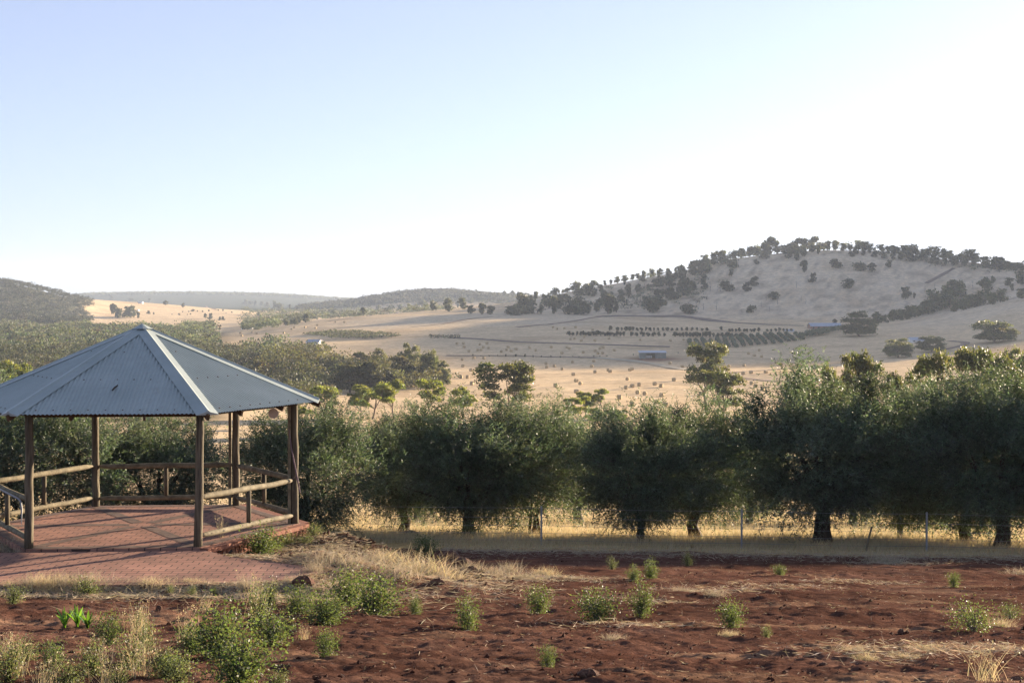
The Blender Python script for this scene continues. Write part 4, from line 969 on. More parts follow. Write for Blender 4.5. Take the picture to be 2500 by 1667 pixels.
# mast on the far ridge
def mast():
    p = hit(1042, 668, 2800, 3400); h = 17 / F * p[1] + 10
    t = thing('radio_mast', 'slender lattice mast on the hazy wooded ridge', 'mast', tuple(p))
    q = MB()
    for a in range(3):
        x, y = math.cos(a * 2.094) * .9, math.sin(a * 2.094) * .9; q.tube([(x, y, 0), (x * .3, y * .3, h)], [.22, .16], 5)
    for k in range(14):
        z = h * (k + .5) / 14; s = 1 - .7 * z / h
        q.bar((-.9 * s, 0, z), (.9 * s, .2, z + h / 20), .15, .15)
    q.build('lattice', M['steel'], t)
    MB().tube([(0, 0, h - 1), (0, 0, h + 4)], [.12, .06], 5).build('aerial', M['steel'], t)
mast()

# ------------------------------------------------------------------ the pavilion
def pavilion():
    G = np.array((GC[0], GC[1], ZF))
    t = thing('gazebo', 'six sided timber pavilion with blue grey corrugated roof on brick floor', 'gazebo', tuple(G), GROT)
    rng = np.random.default_rng(9)
    def hp(k, r=GR, z=0.0): a = R(60 * k); return np.array((r * math.cos(a), r * math.sin(a), z))
    HT = 2.40
    for k in range(6):
        p = hp(k); l = rng.normal(size=2) * .018; rr = .073 * rng.uniform(.95, 1.06)
        pts = [(p[0] + l[0] * z * .5 + .006 * rng.normal(), p[1] + l[1] * z * .5 + .006 * rng.normal(), z) for z in np.linspace(-.05, HT, 9)]
        MB().tube(pts, np.linspace(rr * 1.07, rr * .93, 9), 14).build('post', M['post'], t, smooth=True)
    # ring beam, rafters
    for k in range(6):
        a, b = hp(k, GR * .99, HT + .02), hp(k + 1, GR * .99, HT + .02); d = (b - a) / np.linalg.norm(b - a)
        MB().bar(a + d * .03, b - d * .03, .07, .15).build('beam', M['beam'], t)
    RE, ZE, ZA_ = 3.47, 2.44, 3.91
    sl = (ZA_ - ZE) / RE
    for k in range(6):
        MB().bar(hp(k, 3.5, ZE - .08), hp(k, .1, ZA_ - .10), .05, .11).build('rafter', M['beam'], t)
        a, b = hp(k, RE, 0), hp(k + 1, RE, 0)
        for f in (.30, .68):
            e = a + (b - a) * f; e = e * .985; m2 = e * (.32)
            zz0 = ZE - .09; zz1 = ZE - .09 + (ZA_ - ZE) * .66
            MB().bar((e[0], e[1], zz0), (m2[0], m2[1], zz1), .045, .10).build('rafter', M['beam'], t)
    # corrugated sheets
    for k in range(6):
        A, B = hp(k, RE, ZE), hp(k + 1, RE, ZE); T_ = np.array((0, 0, ZA_)); mid = (A + B) / 2
        ex = (B - A); wd = np.linalg.norm(ex); ex /= wd; up = T_ - mid; slen = np.linalg.norm(up); up /= slen; nrm = np.cross(ex, up)
        if nrm[2] < 0: nrm = -nrm
        lam, amp = .076, .0095; n = int(wd / lam * 8); V = []; Fq = []; rows_ = 6
        for i in range(n + 1):
            s = -wd / 2 + wd * i / n; tt = slen * max(0, 1 - abs(s) / (wd / 2)); o = amp * math.cos(2 * math.pi * s / lam) + .004 * (int((s + wd / 2 + k * .3) / .762) % 2)
            for j in range(rows_ + 1):
                V.append(mid + ex * s + up * (tt * j / rows_ - .03 * (1 - j / rows_)) + nrm * o)
        for i in range(n):
            for j in range(rows_):
                q = i * (rows_ + 1) + j; Fq.append((q, q + rows_ + 1, q + rows_ + 2, q + 1))
        sh = obj('roof_sheet', mesh_np('roof_sheet', V, np.array(Fq), None, [M['roof']], True), t)
        # screw rows
        q = MB()
        for fr in (.03, .36, .68):
            L_ = slen * fr; half = wd / 2 * (1 - fr) - .12; ns = int(2 * half / (lam * 4))
            for i in range(max(ns, 1)):
                s = round((-half + i * lam * 4) / lam) * lam
                if abs(s) > half: continue
                c = mid + ex * s + up * L_ + nrm * (amp + .004); q.bar(c - up * .011, c + up * .011, .022, .010, nrm)
        q.build('screw', M['darktrack'], sh)
        sh.children[-1]['kind'] = 'stuff'
    # hip capping: two flanges and a rolled top
    for k in range(6):
        hp0, top = hp(k, RE + .02, ZE - .005), np.array((0, 0, ZA_ + .01)); d = top - hp0; d /= np.linalg.norm(d)
        q = MB(); V = []
        A, B = hp(k - 1, RE, ZE), hp(k + 1, RE, ZE)
        fl = []
        for O in (A, B):
            e = O - hp(k, RE, ZE); e = e / np.linalg.norm(e); n_ = e - d * np.dot(e, d); n_ /= np.linalg.norm(n_); fl.append(n_)
        lift = np.array((0, 0, .03)); wf_ = .215
        ring = [fl[0] * wf_ + (0, 0, .012), fl[0] * wf_ + (0, 0, .022), fl[0] * .05 + lift * .95, fl[0] * .018 + lift * 1.7, lift * 1.95, fl[1] * .018 + lift * 1.7, fl[1] * .05 + lift * .95, fl[1] * wf_ + (0, 0, .022), fl[1] * wf_ + (0, 0, .012)]
        P0 = hp0; L_ = np.linalg.norm(top - hp0)
        for tt in (0, .98):
            c = P0 + d * L_ * tt; s_ = 1 if tt < .9 else .75
            for r_ in ring: V.append(c + np.array(r_) * s_)
        n = len(ring); q.add(V, [(i, i + 1, n + i + 1, n + i) for i in range(n - 1)] + [tuple(range(n))[::-1]])
        q.build('hip_cap', M['roof'], t)
    q = MB(); V = [(0, 0, ZA_ + .075)] + [tuple(hp(i / 2 + .25, .20, ZA_ - .03)) for i in range(12)]; q.add(V, [(0, 1 + i, 1 + (i + 1) % 12) for i in range(12)]); q.build('apex_cap', M['roof'], t)
    # rails: front side (between corners 4 and 5) is open
    def log(a, b, r):
        d = b - a; L_ = np.linalg.norm(d); ts = np.array([0, .035, .09, .25, .5, .75, .91, .965, 1.0]); rr = np.array([.55, .82, 1, 1.02, 1, .98, .97, .78, .5]) * r
        pts = a + d * ts[:, None] + rng.normal(size=(9, 3)) * .006; return MB().tube(pts, rr, 12)
    for k in (5, 0, 1, 2, 3):
        a, b = hp(k), hp(k + 1); d = (b - a) / np.linalg.norm(b - a)
        for z, r in ((.88, .056), (.19, .052)):
            log(a + d * .06 + (0, 0, z), b - d * .06 + (0, 0, z - .02), r).build('rail', M['rail'], t, smooth=True)
        m = a + (b - a) * .5; MB().tube([(m[0], m[1], .22), (m[0], m[1], .55), (m[0], m[1], .86)], [.044, .046, .044], 10).build('baluster', M['post'], t, smooth=True)
    # steel hand rail on the side next to the entrance
    a, b = hp(3), hp(4); d = (b - a) / np.linalg.norm(b - a); nn = np.array((-d[1], d[0], 0)); nn = -nn if np.dot(nn, -a) < 0 else nn
    off = -nn * .10
    c = b - d * .10 + off
    pts = [a + d * .3 + off + (0, 0, .90), b - d * .30 + off + (0, 0, .86), b - d * .16 + off + (0, 0, .83), c + (0, 0, .70), c + (0, 0, .35), c + (0, 0, .02)]
    MB().tube(pts, .019, 8).build('handrail', M['steel'], t, smooth=True)
    # downpipes beside two posts
    for k in (0, 1):
        p = hp(k); s_ = np.array((-.10, -.05, 0)) if k == 0 else np.array((-.13, 0, 0))
        MB().box(tuple(p + s_ + (-.03, -.03, .0)), tuple(p + s_ + (.03, .03, 2.34))).build('downpipe', M['rail'], t)
    # things hung on it
    pd = G + np.array((*(np.array(hexpt(5)) * .28 + np.array(hexpt(6)) * .72 - GC) * 1.03, 2.25))
    o = thing('hanging_lamp', 'round pale lamp disc hanging under the pavilion eave', 'lamp', tuple(pd))
    MB().tube([(0, -.012, 0), (0, .03, 0)], [.10, .09], 20).build('disc', M['disc'], o); MB().tube([(0, 0, .06), (0, 0, .12)], .008, 6).build('hook', M['steel'], o)
    p0 = np.array(hexpt(0)); zt = ZF
    pts = [(p0[0] - .10, p0[1] - .12, zt + 1.9), (p0[0] - .04, p0[1] - .11, zt + 1.45), (p0[0] + .07, p0[1] - .11, zt + .9), (p0[0] + .12, p0[1] - .10, zt + .62)]
    q = MB().tube(pts, [.006, .014, .018, .012], 6); q.tube([(p0[0] - .06, p0[1] - .10, zt + .84), (p0[0] + .05, p0[1] - .11, zt + .98), (p0[0] + .1, p0[1] - .1, zt + .72)], .012, 6)
    props(q.build('strap', M['strap']), 'frayed mauve strap tied round the pavilion side post', 'strap')
pavilion()
def roof_twig():
    a, b = np.array(hexpt(4)), np.array(hexpt(5)); m = (a + b) / 2 * .86 + GC * .14 - (b - a) * .02
    p = (m[0], m[1], ZF + 2.44 + 1.47 * (1 - .86 * math.cos(R(30)) * GR / (3.47 * math.cos(R(30)))) + .035)
    props(MB().tube([(-.02, -.09, -.045), (0, 0, 0), (.035, .05, .03), (.03, .09, .05)], [.012, .016, .012, .005], 6).build('twig', M['bark'], None, p), 'small dark twig lying on the front sheet of the pavilion roof', 'twig')
roof_twig()

# paved floor, path, low brick wall
def paving():
    r = GR + .14; q = MB(); z = ZF
    P = [(*hexpt(k, r), z) for k in range(6)]
    q.add(P + [(p[0], p[1], z - .10) for p in P], [tuple(range(6))] + [(k, 6 + k, 6 + (k + 1) % 6, (k + 1) % 6) for k in range(6)], 0)
    # grey header bands: edge and diagonals, laid 4 mm proud
    for k in range(6):
        a, b, c, d = hexpt(k, r - .05), hexpt(k + 1, r - .05), hexpt(k + 1, r - .30), hexpt(k, r - .30)
        q.add([(*p, z + .004) for p in (a, b, c, d)], [(0, 1, 2, 3)], 1)
    for k in range(6):
        a, c = np.array(hexpt(k, r - .32)), GC; d = (c - a) / np.linalg.norm(c - a); n = np.array((-d[1], d[0])) * .12
        e = c - d * .25
        q.add([(*(a + n), z + .004), (*(e + n), z + .004), (*(e - n), z + .004), (*(a - n), z + .004)], [(3, 2, 1, 0)], 1)
    props(q.build('brick_pavement', [M['paver'], M['greypaver']]), kind='structure')
    q = MB(); V = [(p[0], p[1], ZF - .035) for p in PATH]; n = len(V)
    q.add(V + [(x, y, zz_ - .1) for x, y, zz_ in V], [tuple(range(n))] + [(k, n + k, n + (k + 1) % n, (k + 1) % n) for k in range(n)])
    props(q.build('path', [M['paver']]), kind='structure')
    # retaining wall of soldier bricks under the two right-hand sides
    t = thing('retaining_wall', 'low red brick wall of upright bricks under the pavilion floor', 'wall', (GC[0], GC[1], ZF), GROT)
    def hp(k, r_, z_): a = R(60 * k); return np.array((r_ * math.cos(a), r_ * math.sin(a), z_))
    cap, sol = MB(), MB()
    for k in (5, 0):
        a, b = hp(k, r + .02, 0), hp(k + 1, r + .02, 0); d = b - a; L_ = np.linalg.norm(d); d /= L_; nn = np.array((d[1], -d[0], 0))
        cap.bar(a + nn * .03 + (0, 0, -.045), b + nn * .03 + (0, 0, -.045), .26, .082)
        m = int(L_ / .125)
        sol.bar(a - nn * .02 + (0, 0, -.36), b - nn * .02 + (0, 0, -.36), .10, .54, mi=1)
        for i in range(m):
            c = a + d * (i + .5) * L_ / m + nn * .045; sol.bar(c + (0, 0, -.60), c + (0, 0, -.092), .075, .10, tuple(d))
    cap.build('coping', M['soldier'], t); sol.build('brick_face', [M['soldier'], M['mortar']], t)
paving()

# ------------------------------------------------------------------ wire fence
def fence():
    line = [(640, 45.0), (1243, 45.5), (1703, 45.2), (2128, 45.0), (2560, 44.8)]
    P = [np.array(((px - CX) / F * y, y, 0)) for px, y in line]
    for p in P: p[2] = float(zq(p[0], p[1], True)[0])
    t = thing('wire_fence', 'thin wire stock fence on grey steel posts before the olive trees', 'fence', tuple(P[1]))
    o = P[1]
    for p in P:
        q = p - o; m = MB(); m.bar((q[0], q[1], -.2 + q[2]), (q[0] + .01, q[1], q[2] + 1.26), .055, .035, (0, 1, 0)); m.build('post', M['steel'], t)
    for h in (.18, .40, .64, .90, 1.2):
        pts = []
        for a, b in zip(P[:-1], P[1:]):
            for f in np.linspace(0, 1, 6)[:-1]:
                c = a + (b - a) * f - o; c[2] += h - .03 * math.sin(math.pi * f); pts.append(c)
        pts.append(P[-1] - o + (0, 0, h))
        MB().tube(pts, .0055, 4).build('wire', M['wire'], t)
    p = hit(1986, 1268, 30, 60)
    t2 = thing('leaning_post', 'short grey timber post leaning over in the dry grass by the fence', 'post', tuple(p))
    MB().tube([(0, 0, -.2), (.10, 0, .35), (.22, 0, .8)], [.034, .031, .028], 8).build('stake', M['post'], t2, smooth=True)
    MB().tube([(.20, -.036, .66), (.235, .0, .69), (.20, .036, .70), (.16, 0, .68), (.19, -.036, .66)], .006, 4).build('tie_wire', M['wire'], t2)
fence()

# ------------------------------------------------------------------ foreground plants
def shrub_mesh(seed, w, h, n, leaf, m, stems=12, open_=.0, tm='deadwood', upright=.6):
    rng = np.random.default_rng(seed); mb = MB(); C_, A_ = [], []
    for i in range(stems):
        a = rng.uniform(0, 6.28); r = w / 2 * rng.uniform(.15, 1.0); hz = h * rng.uniform(.55, 1.05) * (1 - .35 * (r / (w / 2)) ** 2)
        e = np.array((math.cos(a) * r, math.sin(a) * r, hz)); m1 = np.array((e[0] * .35, e[1] * .35, hz * .5))
        mb.tube([(rng.normal() * .015, rng.normal() * .015, -.02), tuple(m1), tuple(e)], [.007, .005, .002], 4, cap=False)
        k = n // stems; tt = rng.uniform(.12 + open_, 1.05, k)[:, None]
        base = (1 - tt) ** 2 * 0 + 2 * tt * (1 - tt) * m1 + tt ** 2 * e
        c = base + rng.normal(size=(k, 3)) * np.array((.072, .072, .06)) * (w / .45)
        C_.append(c); A_.append(unit(rng.normal(size=(k, 3)) + (c - np.array((0, 0, h * .3))) * 1.2 / max(w, h) + np.array((0, 0, .35 * upright))))
    c = np.concatenate(C_); c[:, 2] = np.maximum(c[:, 2], .01); ax = np.concatenate(A_); s = leaf * rng.uniform(.6, 1.3, len(c))
    V, Fq, T = quads(c, ax, s, s * .55, rng, tints(len(c), rng, .3, .07))
    leaves_ = mesh_np('leaves', V, Fq, T, [M[m]]); st = mb.mesh('stem', [M[tm]])
    return leaves_, st
SHR = [shrub_mesh(600 + i, .45, .42, [2600, 2200, 3000, 2400][i], .027, 'rose', [12, 9, 14, 10][i]) for i in range(4)]
TALLS = [shrub_mesh(610 + i, .36, .62, 2600, .026, 'rose', 11, upright=1.0) for i in range(2)]
OPEN = [shrub_mesh(620 + i, .62, .42, 1500, .026, 'rose', 12, .15) for i in range(2)]
PALE = [shrub_mesh(630 + i, .45, .50, 1300, .030, 'paleleaf', 16, 0, 'straw', 1.2) for i in range(3)]
def shrub(pool, px, base, w, h, label, group=None, name='shrub', cat='shrub', w0=.45, h0=.42, ymax=60):
    p = hit(px, base, 9, ymax); sw = w / F * p[1] / w0; sh = h / F * p[1] / h0
    lv, st = pool[random.randrange(len(pool))]
    t = thing(name, label, cat, (p[0], p[1], p[2] - .01), random.uniform(0, 6.28), group, (sw, sw, sh))
    obj('stem', st, t); obj('leaves', lv, t)
    return t
SG = 'green shrubs on the red soil'
for px, b, w, h, lab in (
    (1075, 1445, 62, 74, 'bright green shrub alone on bare soil with tuft of small leaves beside it'),
    (1237, 1410, 62, 66, 'compact conical shrub in the middle of the red soil'),
    (1372, 1425, 104, 76, 'broad dark shrub wider than tall on the red soil'),
    (1683, 1440, 62, 66, 'rounded grey green shrub standing alone on open soil'),
    (955, 1412, 30, 42, 'small shrub just past the large clump'),
    (860, 1410, 130, 92, 'largest dark green shrub at the end of the clump by the path'),
    (800, 1392, 100, 78, 'dense shrub behind the clump below the red rock'),
    (745, 1432, 110, 66, 'grey green shrub in front of the clump by the path'),
    (690, 1408, 84, 62, 'shrub at the start of the clump by the path'),
    (628, 1482, 112, 84, 'spreading shrub beside tall dry stalks'),
    (505, 1515, 150, 120, 'big bright green shrub in front of the brick path'),
    (545, 1585, 160, 120, 'bright shrub cut off by the bottom picture edge'),
    (250, 1480, 74, 78, 'grey green shrub beside the strap leaved plant'),
    (748, 1512, 62, 66, 'small shrub alone on soil in front of the clump'),
    (605, 1278, 92, 66, 'shrub growing against the low brick wall of the pavilion'),
    (975, 1278, 58, 48, 'shrub on the crest of the straw covered mound'),
    (440, 1500, 70, 60, 'thin shrub behind the big bright one'),
    (380, 1560, 90, 60, 'low shrub among weeds near the bottom picture edge'),
    (1790, 1323, 32, 24, 'tiny sparse shrub near the shaded grass'),
    (1258, 1527, 40, 52, 'slim young shrub nearest the bottom picture edge'),
    (2190, 1347, 30, 36, 'tiny shrub far out on the soil under the edge olive'),
    (120, 1545, 70, 70, 'loose shrub among dry weeds at the bottom corner')):
    shrub(SHR, px, b, w, h, lab, SG)
shrub(TALLS, 1470, 1420, 54, 92, 'tall narrow green shrub with red tip on the red soil', SG, w0=.36, h0=.62)
shrub(TALLS, 1493, 1330, 40, 50, 'upright pale shrub with dry stalks behind the tall narrow one', SG, w0=.36, h0=.62)
shrub(TALLS, 1453, 1335, 32, 40, 'small upright shrub next to the pale one with stalks', SG, w0=.36, h0=.62)
shrub(OPEN, 2238, 1452, 120, 68, 'open straggling shrub with bare twigs on soil near dry grass mat', SG, w0=.62)
shrub(OPEN, 2320, 1420, 60, 36, 'faint straggling shrub at the picture edge', SG, w0=.62)
shrub(PALE, 1760, 1466, 24, 36, 'single yellow green sprig on the soil', None, 'weed', 'weed', h0=.5)
shrub(PALE, 1405, 1310, 26, 30, 'grey weed in the shaded soil strip', None, 'weed', 'weed', h0=.5)
shrub(PALE, 1580, 1300, 30, 34, 'dull weed in tree shade behind the pale shrubs', None, 'weed', 'weed', h0=.5)
shrub(PALE, 200, 1372, 80, 46, 'round yellow green tussock on the bank below the path', None, 'tussock', 'tussock', h0=.5)
for px, b, w, h in ((660, 1252, 50, 34), (560, 1262, 36, 30), (630, 1262, 60, 26), (720, 1235, 50, 34), (30, 1390, 50, 50), (440, 1375, 30, 28), (390, 1372, 22, 30), (490, 1372, 24, 24), (595, 1440, 60, 110), (320, 1450, 50, 60), (215, 1560, 70, 90), (20, 1570, 90, 90), (60, 1520, 70, 50), (300, 1545, 80, 90), (340, 1500, 60, 80), (410, 1580, 80, 90), (150, 1590, 90, 70), (700, 1250, 40, 26), (270, 1590, 60, 60), (620, 1400, 50, 60), (640, 1590, 60, 50)):
    shrub(PALE, px, b, w, h, 'pale green weed among dry stalks near the brick path', 'weeds near the path', 'weed', 'weed', h0=.5)

# strap leaved plant
def strap_plant():
    rng = np.random.default_rng(70); p = hit(175, 1440, 9, 40)
    t = thing('strap_leaved_plant', 'vivid green broad strap leaved plant on the red soil', 'plant', tuple(p))
    for c in range(3):
        V, Fq, T = [], [], []; n0 = 0
        ox, oy = (-.14, 0, .15)[c], (0, .05, -.03)[c]
        for i in range(13):
            a = rng.uniform(0, 6.28); L_ = rng.uniform(.18, .31); w = rng.uniform(.028, .045); out = rng.uniform(.25, .8)
            d = np.array((math.cos(a), math.sin(a), 0)); sd = np.array((-d[1], d[0], 0)); g = rng.uniform(.7, 1.4)
            for j, f in enumerate(np.linspace(0, 1, 6)):
                q = np.array((ox, oy, 0)) + d * L_ * out * f ** 1.4 + np.array((0, 0, L_ * (f - .25 * out * f * f))); ww = w * math.sin(math.pi * min(.98, .18 + .8 * f)) ** .8
                V += [q - sd * ww / 2, q + np.array((0, 0, -ww * .12)), q + sd * ww / 2]; T += [(g, g, g)] * 3
                if j:
                    b = n0 + j * 3; Fq += [(b - 3, b - 2, b + 1, b), (b - 2, b - 1, b + 2, b + 1)]
            n0 += 18
        obj('leaf_cluster', mesh_np('leaf_cluster', V, np.array(Fq), T, [M['lily']], True), t)
strap_plant()

# dry grass tussocks and stalks
def blades(rng, base, h, wd, lean, seg=2, tint=None, curl=.35):
    """base (n,3); tapered bent blades"""
    n = len(base); a = rng.uniform(0, 6.283, n); d = np.column_stack([np.cos(a), np.sin(a), np.zeros(n)]); sd = np.column_stack([-np.sin(a + 1.2), np.cos(a + 1.2), np.zeros(n)])
    h = np.broadcast_to(h, (n,)); lean = np.broadcast_to(lean, (n,)); wd = np.broadcast_to(wd, (n,)); V = []
    for f in np.linspace(0, 1, seg + 1):
        c = base + d * (lean * h * (f * .5 + curl * f * f))[:, None]; c[:, 2] += h * f * np.maximum(.06, 1 - lean * .35 * f)
        w = (wd * (1 - .85 * f))[:, None] / 2; V += [c - sd * w, c + sd * w]
    V = np.stack(V, 1); m = 2 * (seg + 1); i = np.arange(n)[:, None] * m
    Fq = np.concatenate([i + np.array([[2*k, 2*k+1, 2*k+3, 2*k+2]]) for k in range(seg)])
    tint = tints(n, rng, .25, .05) if tint is None else tint
    return V.reshape(-1, 3), Fq, np.repeat(tint, m, axis=0)
def tuft_mesh(seed, n, r, h, m='straw', lean=.7, heads=False, wd=.006):
    rng = np.random.default_rng(seed); b = np.column_stack([rng.normal(size=(n, 2)) * r * .4, np.full(n, -.02)])
    V, Fq, T = blades(rng, b, h * rng.uniform(.45, 1.1, n), wd, lean * rng.uniform(.1, 1.3, n), 3)
    if heads:
        tip = V.reshape(n, 8, 3)[:, 6]; k = rng.choice(n, n // 5, replace=False)
        c = np.repeat(tip[k], 6, axis=0) + rng.normal(size=(len(k) * 6, 3)) * .02; ax = unit(rng.normal(size=c.shape) + (0, 0, 1))
        V2, F2, T2 = quads(c, ax, .035, .012, rng, tints(len(c), rng)); F2 = F2 + len(V); V = np.concatenate([V, V2]); Fq = np.concatenate([Fq, F2]); T = np.concatenate([T, T2])
    return mesh_np('dry_grass_tussock', V, Fq, T, [M[m]])
TUF = [tuft_mesh(700 + i, 360, .26, .34, ['straw', 'greystraw'][i % 2], lean=1.15) for i in range(6)]
STK = [tuft_mesh(710 + i, 60, .16, .62, 'straw', .35, True, .005) for i in range(3)]
def tuft(pool, px, base, w, h, label, group, name='dry_grass_tussock', h0=.34, w0=.34, ymax=60):
    p = hit(px, base, 9, ymax); sw = w / F * p[1] / w0; sh = h / F * p[1] / h0
    return props(obj(name, pool[random.randrange(len(pool))], None, (p[0], p[1], p[2]), random.uniform(0, 6.28), (sw, sw, sh)), label, 'dry grass', group)
tuft(STK, 2262, 1562, 90, 92, 'seeding pale grass tussock at the bottom corner of the red soil', None, h0=.62, w0=.3)
tuft(STK, 815, 1212, 100, 86, 'tall dry reddish weed stalks standing on the mound', None, 'dry_weed', .62, .3)
tuft(STK, 770, 1215, 80, 62, 'dry weed stalks at the near foot of the olive beside the pavilion', None, 'dry_weed', .62, .3)
tuft(STK, 508, 1245, 22, 80, 'single dry weed stalk standing before the pavilion railing', None, 'dry_weed', .62, .3)
for px, b, w, h in ((590, 1425, 50, 120), (315, 1475, 60, 110), (330, 1560, 80, 110), (430, 1470, 60, 90), (235, 1530, 60, 70), (30, 1560, 80, 100), (20, 1500, 60, 60), (470, 1405, 40, 40), (700, 1470, 30, 40), (250, 1590, 80, 80), (100, 1590, 80, 80)):
    tuft(STK, px, b, w, h, 'thin dry weed stalks among the plants below the path', 'dry stalks below the path', 'dry_weed', .62, .3)
for px, b, w, h in ((945, 1315, 110, 66), (985, 1322, 90, 52), (900, 1320, 90, 44), (840, 1290, 90, 36), (790, 1300, 90, 36), (735, 1290, 70, 32), (870, 1290, 80, 30), (760, 1265, 60, 22), (1020, 1325, 70, 30)):
    tuft(TUF, px, b, w, h, 'golden dry grass tussock on the straw mound by the path end', 'tussocks on the mound')
for px in range(-10, 740, 26):
    b = 1345 + random.uniform(-6, 8) - (max(0, px - 640) * .3)
    if random.random() < .3: continue
    tuft(TUF, px, b, random.uniform(30, 75), random.choice((14, 18, 24, 30, 44)), 'bleached dry grass tussock along the lower edge of the brick path', 'tussocks along the path edge')
for px, b, w, h in ((2350, 1318, 60, 20), (1570, 1360, 40, 22), (1130, 1318, 50, 30), (1170, 1315, 40, 34), (1250, 1322, 40, 26), (1200, 1330, 60, 22), (1080, 1310, 40, 30), (2030, 1292, 70, 30), (1640, 1372, 36, 20), (1675, 1460, 36, 18), (1960, 1500, 60, 14), (2080, 1512, 70, 16), (2140, 1495, 70, 16), (1990, 1518, 40, 18), (1410, 1470, 40, 20), (20, 1262, 60, 34), (50, 1275, 50, 26), (2300, 1440, 40, 34)):
    tuft(TUF, px, b, w, h, 'small dry grass tuft scattered on the red soil', 'tufts scattered on the soil')

def stuff(name, parts, m, label):
    n = 0; V, Fq, T = [], [], []
    for v, f, t in parts: V.append(v); Fq.append(f + n); T.append(t); n += len(v)
    return props(obj(name, mesh_np(name, np.concatenate(V), np.concatenate(Fq), np.concatenate(T), [M[m]])), label, kind='stuff')
def field_grass():
    rng = np.random.default_rng(801); n = 95000
    y = rng.uniform(40.5, 66, n); x = rng.uniform(-.20, .42, n) * y
    e = 41.8 + 1.6 * fbm(x / 2.5, y / 2.5, 3, 61); d = hexdist(x, y)
    k = (y > e + rng.normal(size=n) * .5) & ((x > -2.2 + .35 * rng.normal(size=n)) | (y > 44.5)) & (d > 5)
    x, y = x[k], y[k]; z = zq(x, y); h = (.15 + .24 * sstep(43, 47, y)) * (.7 + .7 * (fbm(x / 1.5, y / 1.5, 2, 5) + .5)) * rng.uniform(.5, 1.2, len(x))
    a = blades(rng, np.column_stack([x, y, z - .02]), h, .016, rng.uniform(.1, 1.0, len(x)), 2)
    n = 40000; y = rng.uniform(66, 150, n); x = rng.uniform(-.36, .42, n) * y; z = zq(x, y)
    b = blades(rng, np.column_stack([x, y, z - .02]), .45 * rng.uniform(.5, 1.2, n), .035, rng.uniform(.1, .9, n), 2)
    stuff('grass', (a, b), 'straw', 'tall golden dry grass under the olive trees')
field_grass()
def straw_litter():
    rng = np.random.default_rng(802); P = []
    def flat(x, y, L_, w, zlift=.012):
        n = len(x); ax = unit(np.column_stack([rng.normal(size=n), rng.normal(size=n) * .8, rng.normal(size=n) * .18])); c = np.column_stack([x, y, zq(x, y) + zlift + rng.uniform(0, .03, n)])
        return quads(c - ax * (L_ / 2)[:, None], ax, L_, w, rng, tints(n, rng, .3, .06))
    # all over the soil, thicker in patches
    n = 19000; y = rng.uniform(9.5, 43, n); x = rng.uniform(-.42, .42, n) * y; k = rng.uniform(size=n) < .25 + 1.3 * np.clip(fbm(x / 2.2, y / .9, 3, 67), 0, 1)
    k &= ~(path_mask(x, y) | (hexdist(x, y) < .3)); x, y = x[k], y[k]; P.append(flat(x, y, .02 + .14 * rng.uniform(size=len(x)) ** 2.5, rng.uniform(.003, .007, len(x))))
    # bank under the path, mound
    n = 15000; x = rng.uniform(-11, -2.5, n); y = 22.25 + rng.normal(size=n) * .35; k = ~path_mask(x, y - .05); x, y = x[k], y[k]
    P.append(flat(x, y, rng.uniform(.08, .3, len(x)), rng.uniform(.004, .009, len(x)), .03))
    n = 13000; x = -3.0 + rng.normal(size=n) * 1.5; y = 26 + rng.normal(size=n) * 2.2; k = ~(path_mask(x, y) | (hexdist(x, y) < .3)); x, y = x[k], y[k]
    P.append(flat(x, y, rng.uniform(.08, .35, len(x)), rng.uniform(.004, .009, len(x)), .02))
    n = 7000; y = 40.5 + rng.normal(size=n) * 1.7; x = rng.uniform(-.05, .42, n) * y; P.append(flat(x, y, rng.uniform(.06, .35, n), rng.uniform(.005, .011, n), .03))
    # pale mats
    for px, row, rx, ry, m in ((2120, 1492, 1.4, .8, 330), (2010, 1515, .9, .5, 200), (1640, 1358, 1.2, .5, 420), (1980, 1340, 1.3, .5, 330), (1230, 1330, 1.6, .7, 1500), (2050, 1295, 1.6, .5, 700), (1420, 1440, 1.0, .4, 260), (2300, 1500, 1.0, .6, 350), (1800, 1350, 1.6, .8, 300), (1500, 1385, .8, .4, 220)):
        c = hit(px, row, 9, 45); x, y = c[0] + rng.normal(size=m) * rx * .5, c[1] + rng.normal(size=m) * ry * .5
        P.append(flat(x, y, rng.uniform(.05, .25, m), rng.uniform(.004, .009, m), .02))
    stuff('straw_litter', P, 'greystraw', 'bleached straw and twigs littering the soil')
straw_litter()

# rocks and clods
def rock_mesh(seed, m='rock'):
    rng = np.random.default_rng(seed); n, k = 10, 7; V = [(0, 0, -.25)]; Fq = []; Ft = []
    ph = rng.uniform(0, 6, 4)
    for i in range(1, k):
        th = math.pi * i / k
        for j in range(n):
            a = 2 * math.pi * j / n; r = 1 + .22 * math.sin(2 * a + ph[0]) + .13 * math.sin(3 * a + ph[1] + 2 * th) + .07 * rng.normal()
            V.append((math.sin(th) * math.cos(a) * r * .5, math.sin(th) * math.sin(a) * r * .38, -math.cos(th) * .25 * (1 + .1 * rng.normal())))
    V.append((0, 0, .25)); L_ = len(V) - 1
    for i in range(k - 2):
        for j in range(n): a = 1 + i * n; Fq.append((a + j, a + (j + 1) % n, a + n + (j + 1) % n, a + n + j))
    for j in range(n): Ft.append((0, 1 + (j + 1) % n, 1 + j)); q = 1 + (k - 2) * n; Ft.append((L_, q + j, q + (j + 1) % n))
    return mesh_np('rock', V, [np.array(Ft), np.array(Fq)], None, [M[m]])
RK = [rock_mesh(900 + i) for i in range(4)]; DRK = [rock_mesh(910 + i, 'darkrock') for i in range(3)]
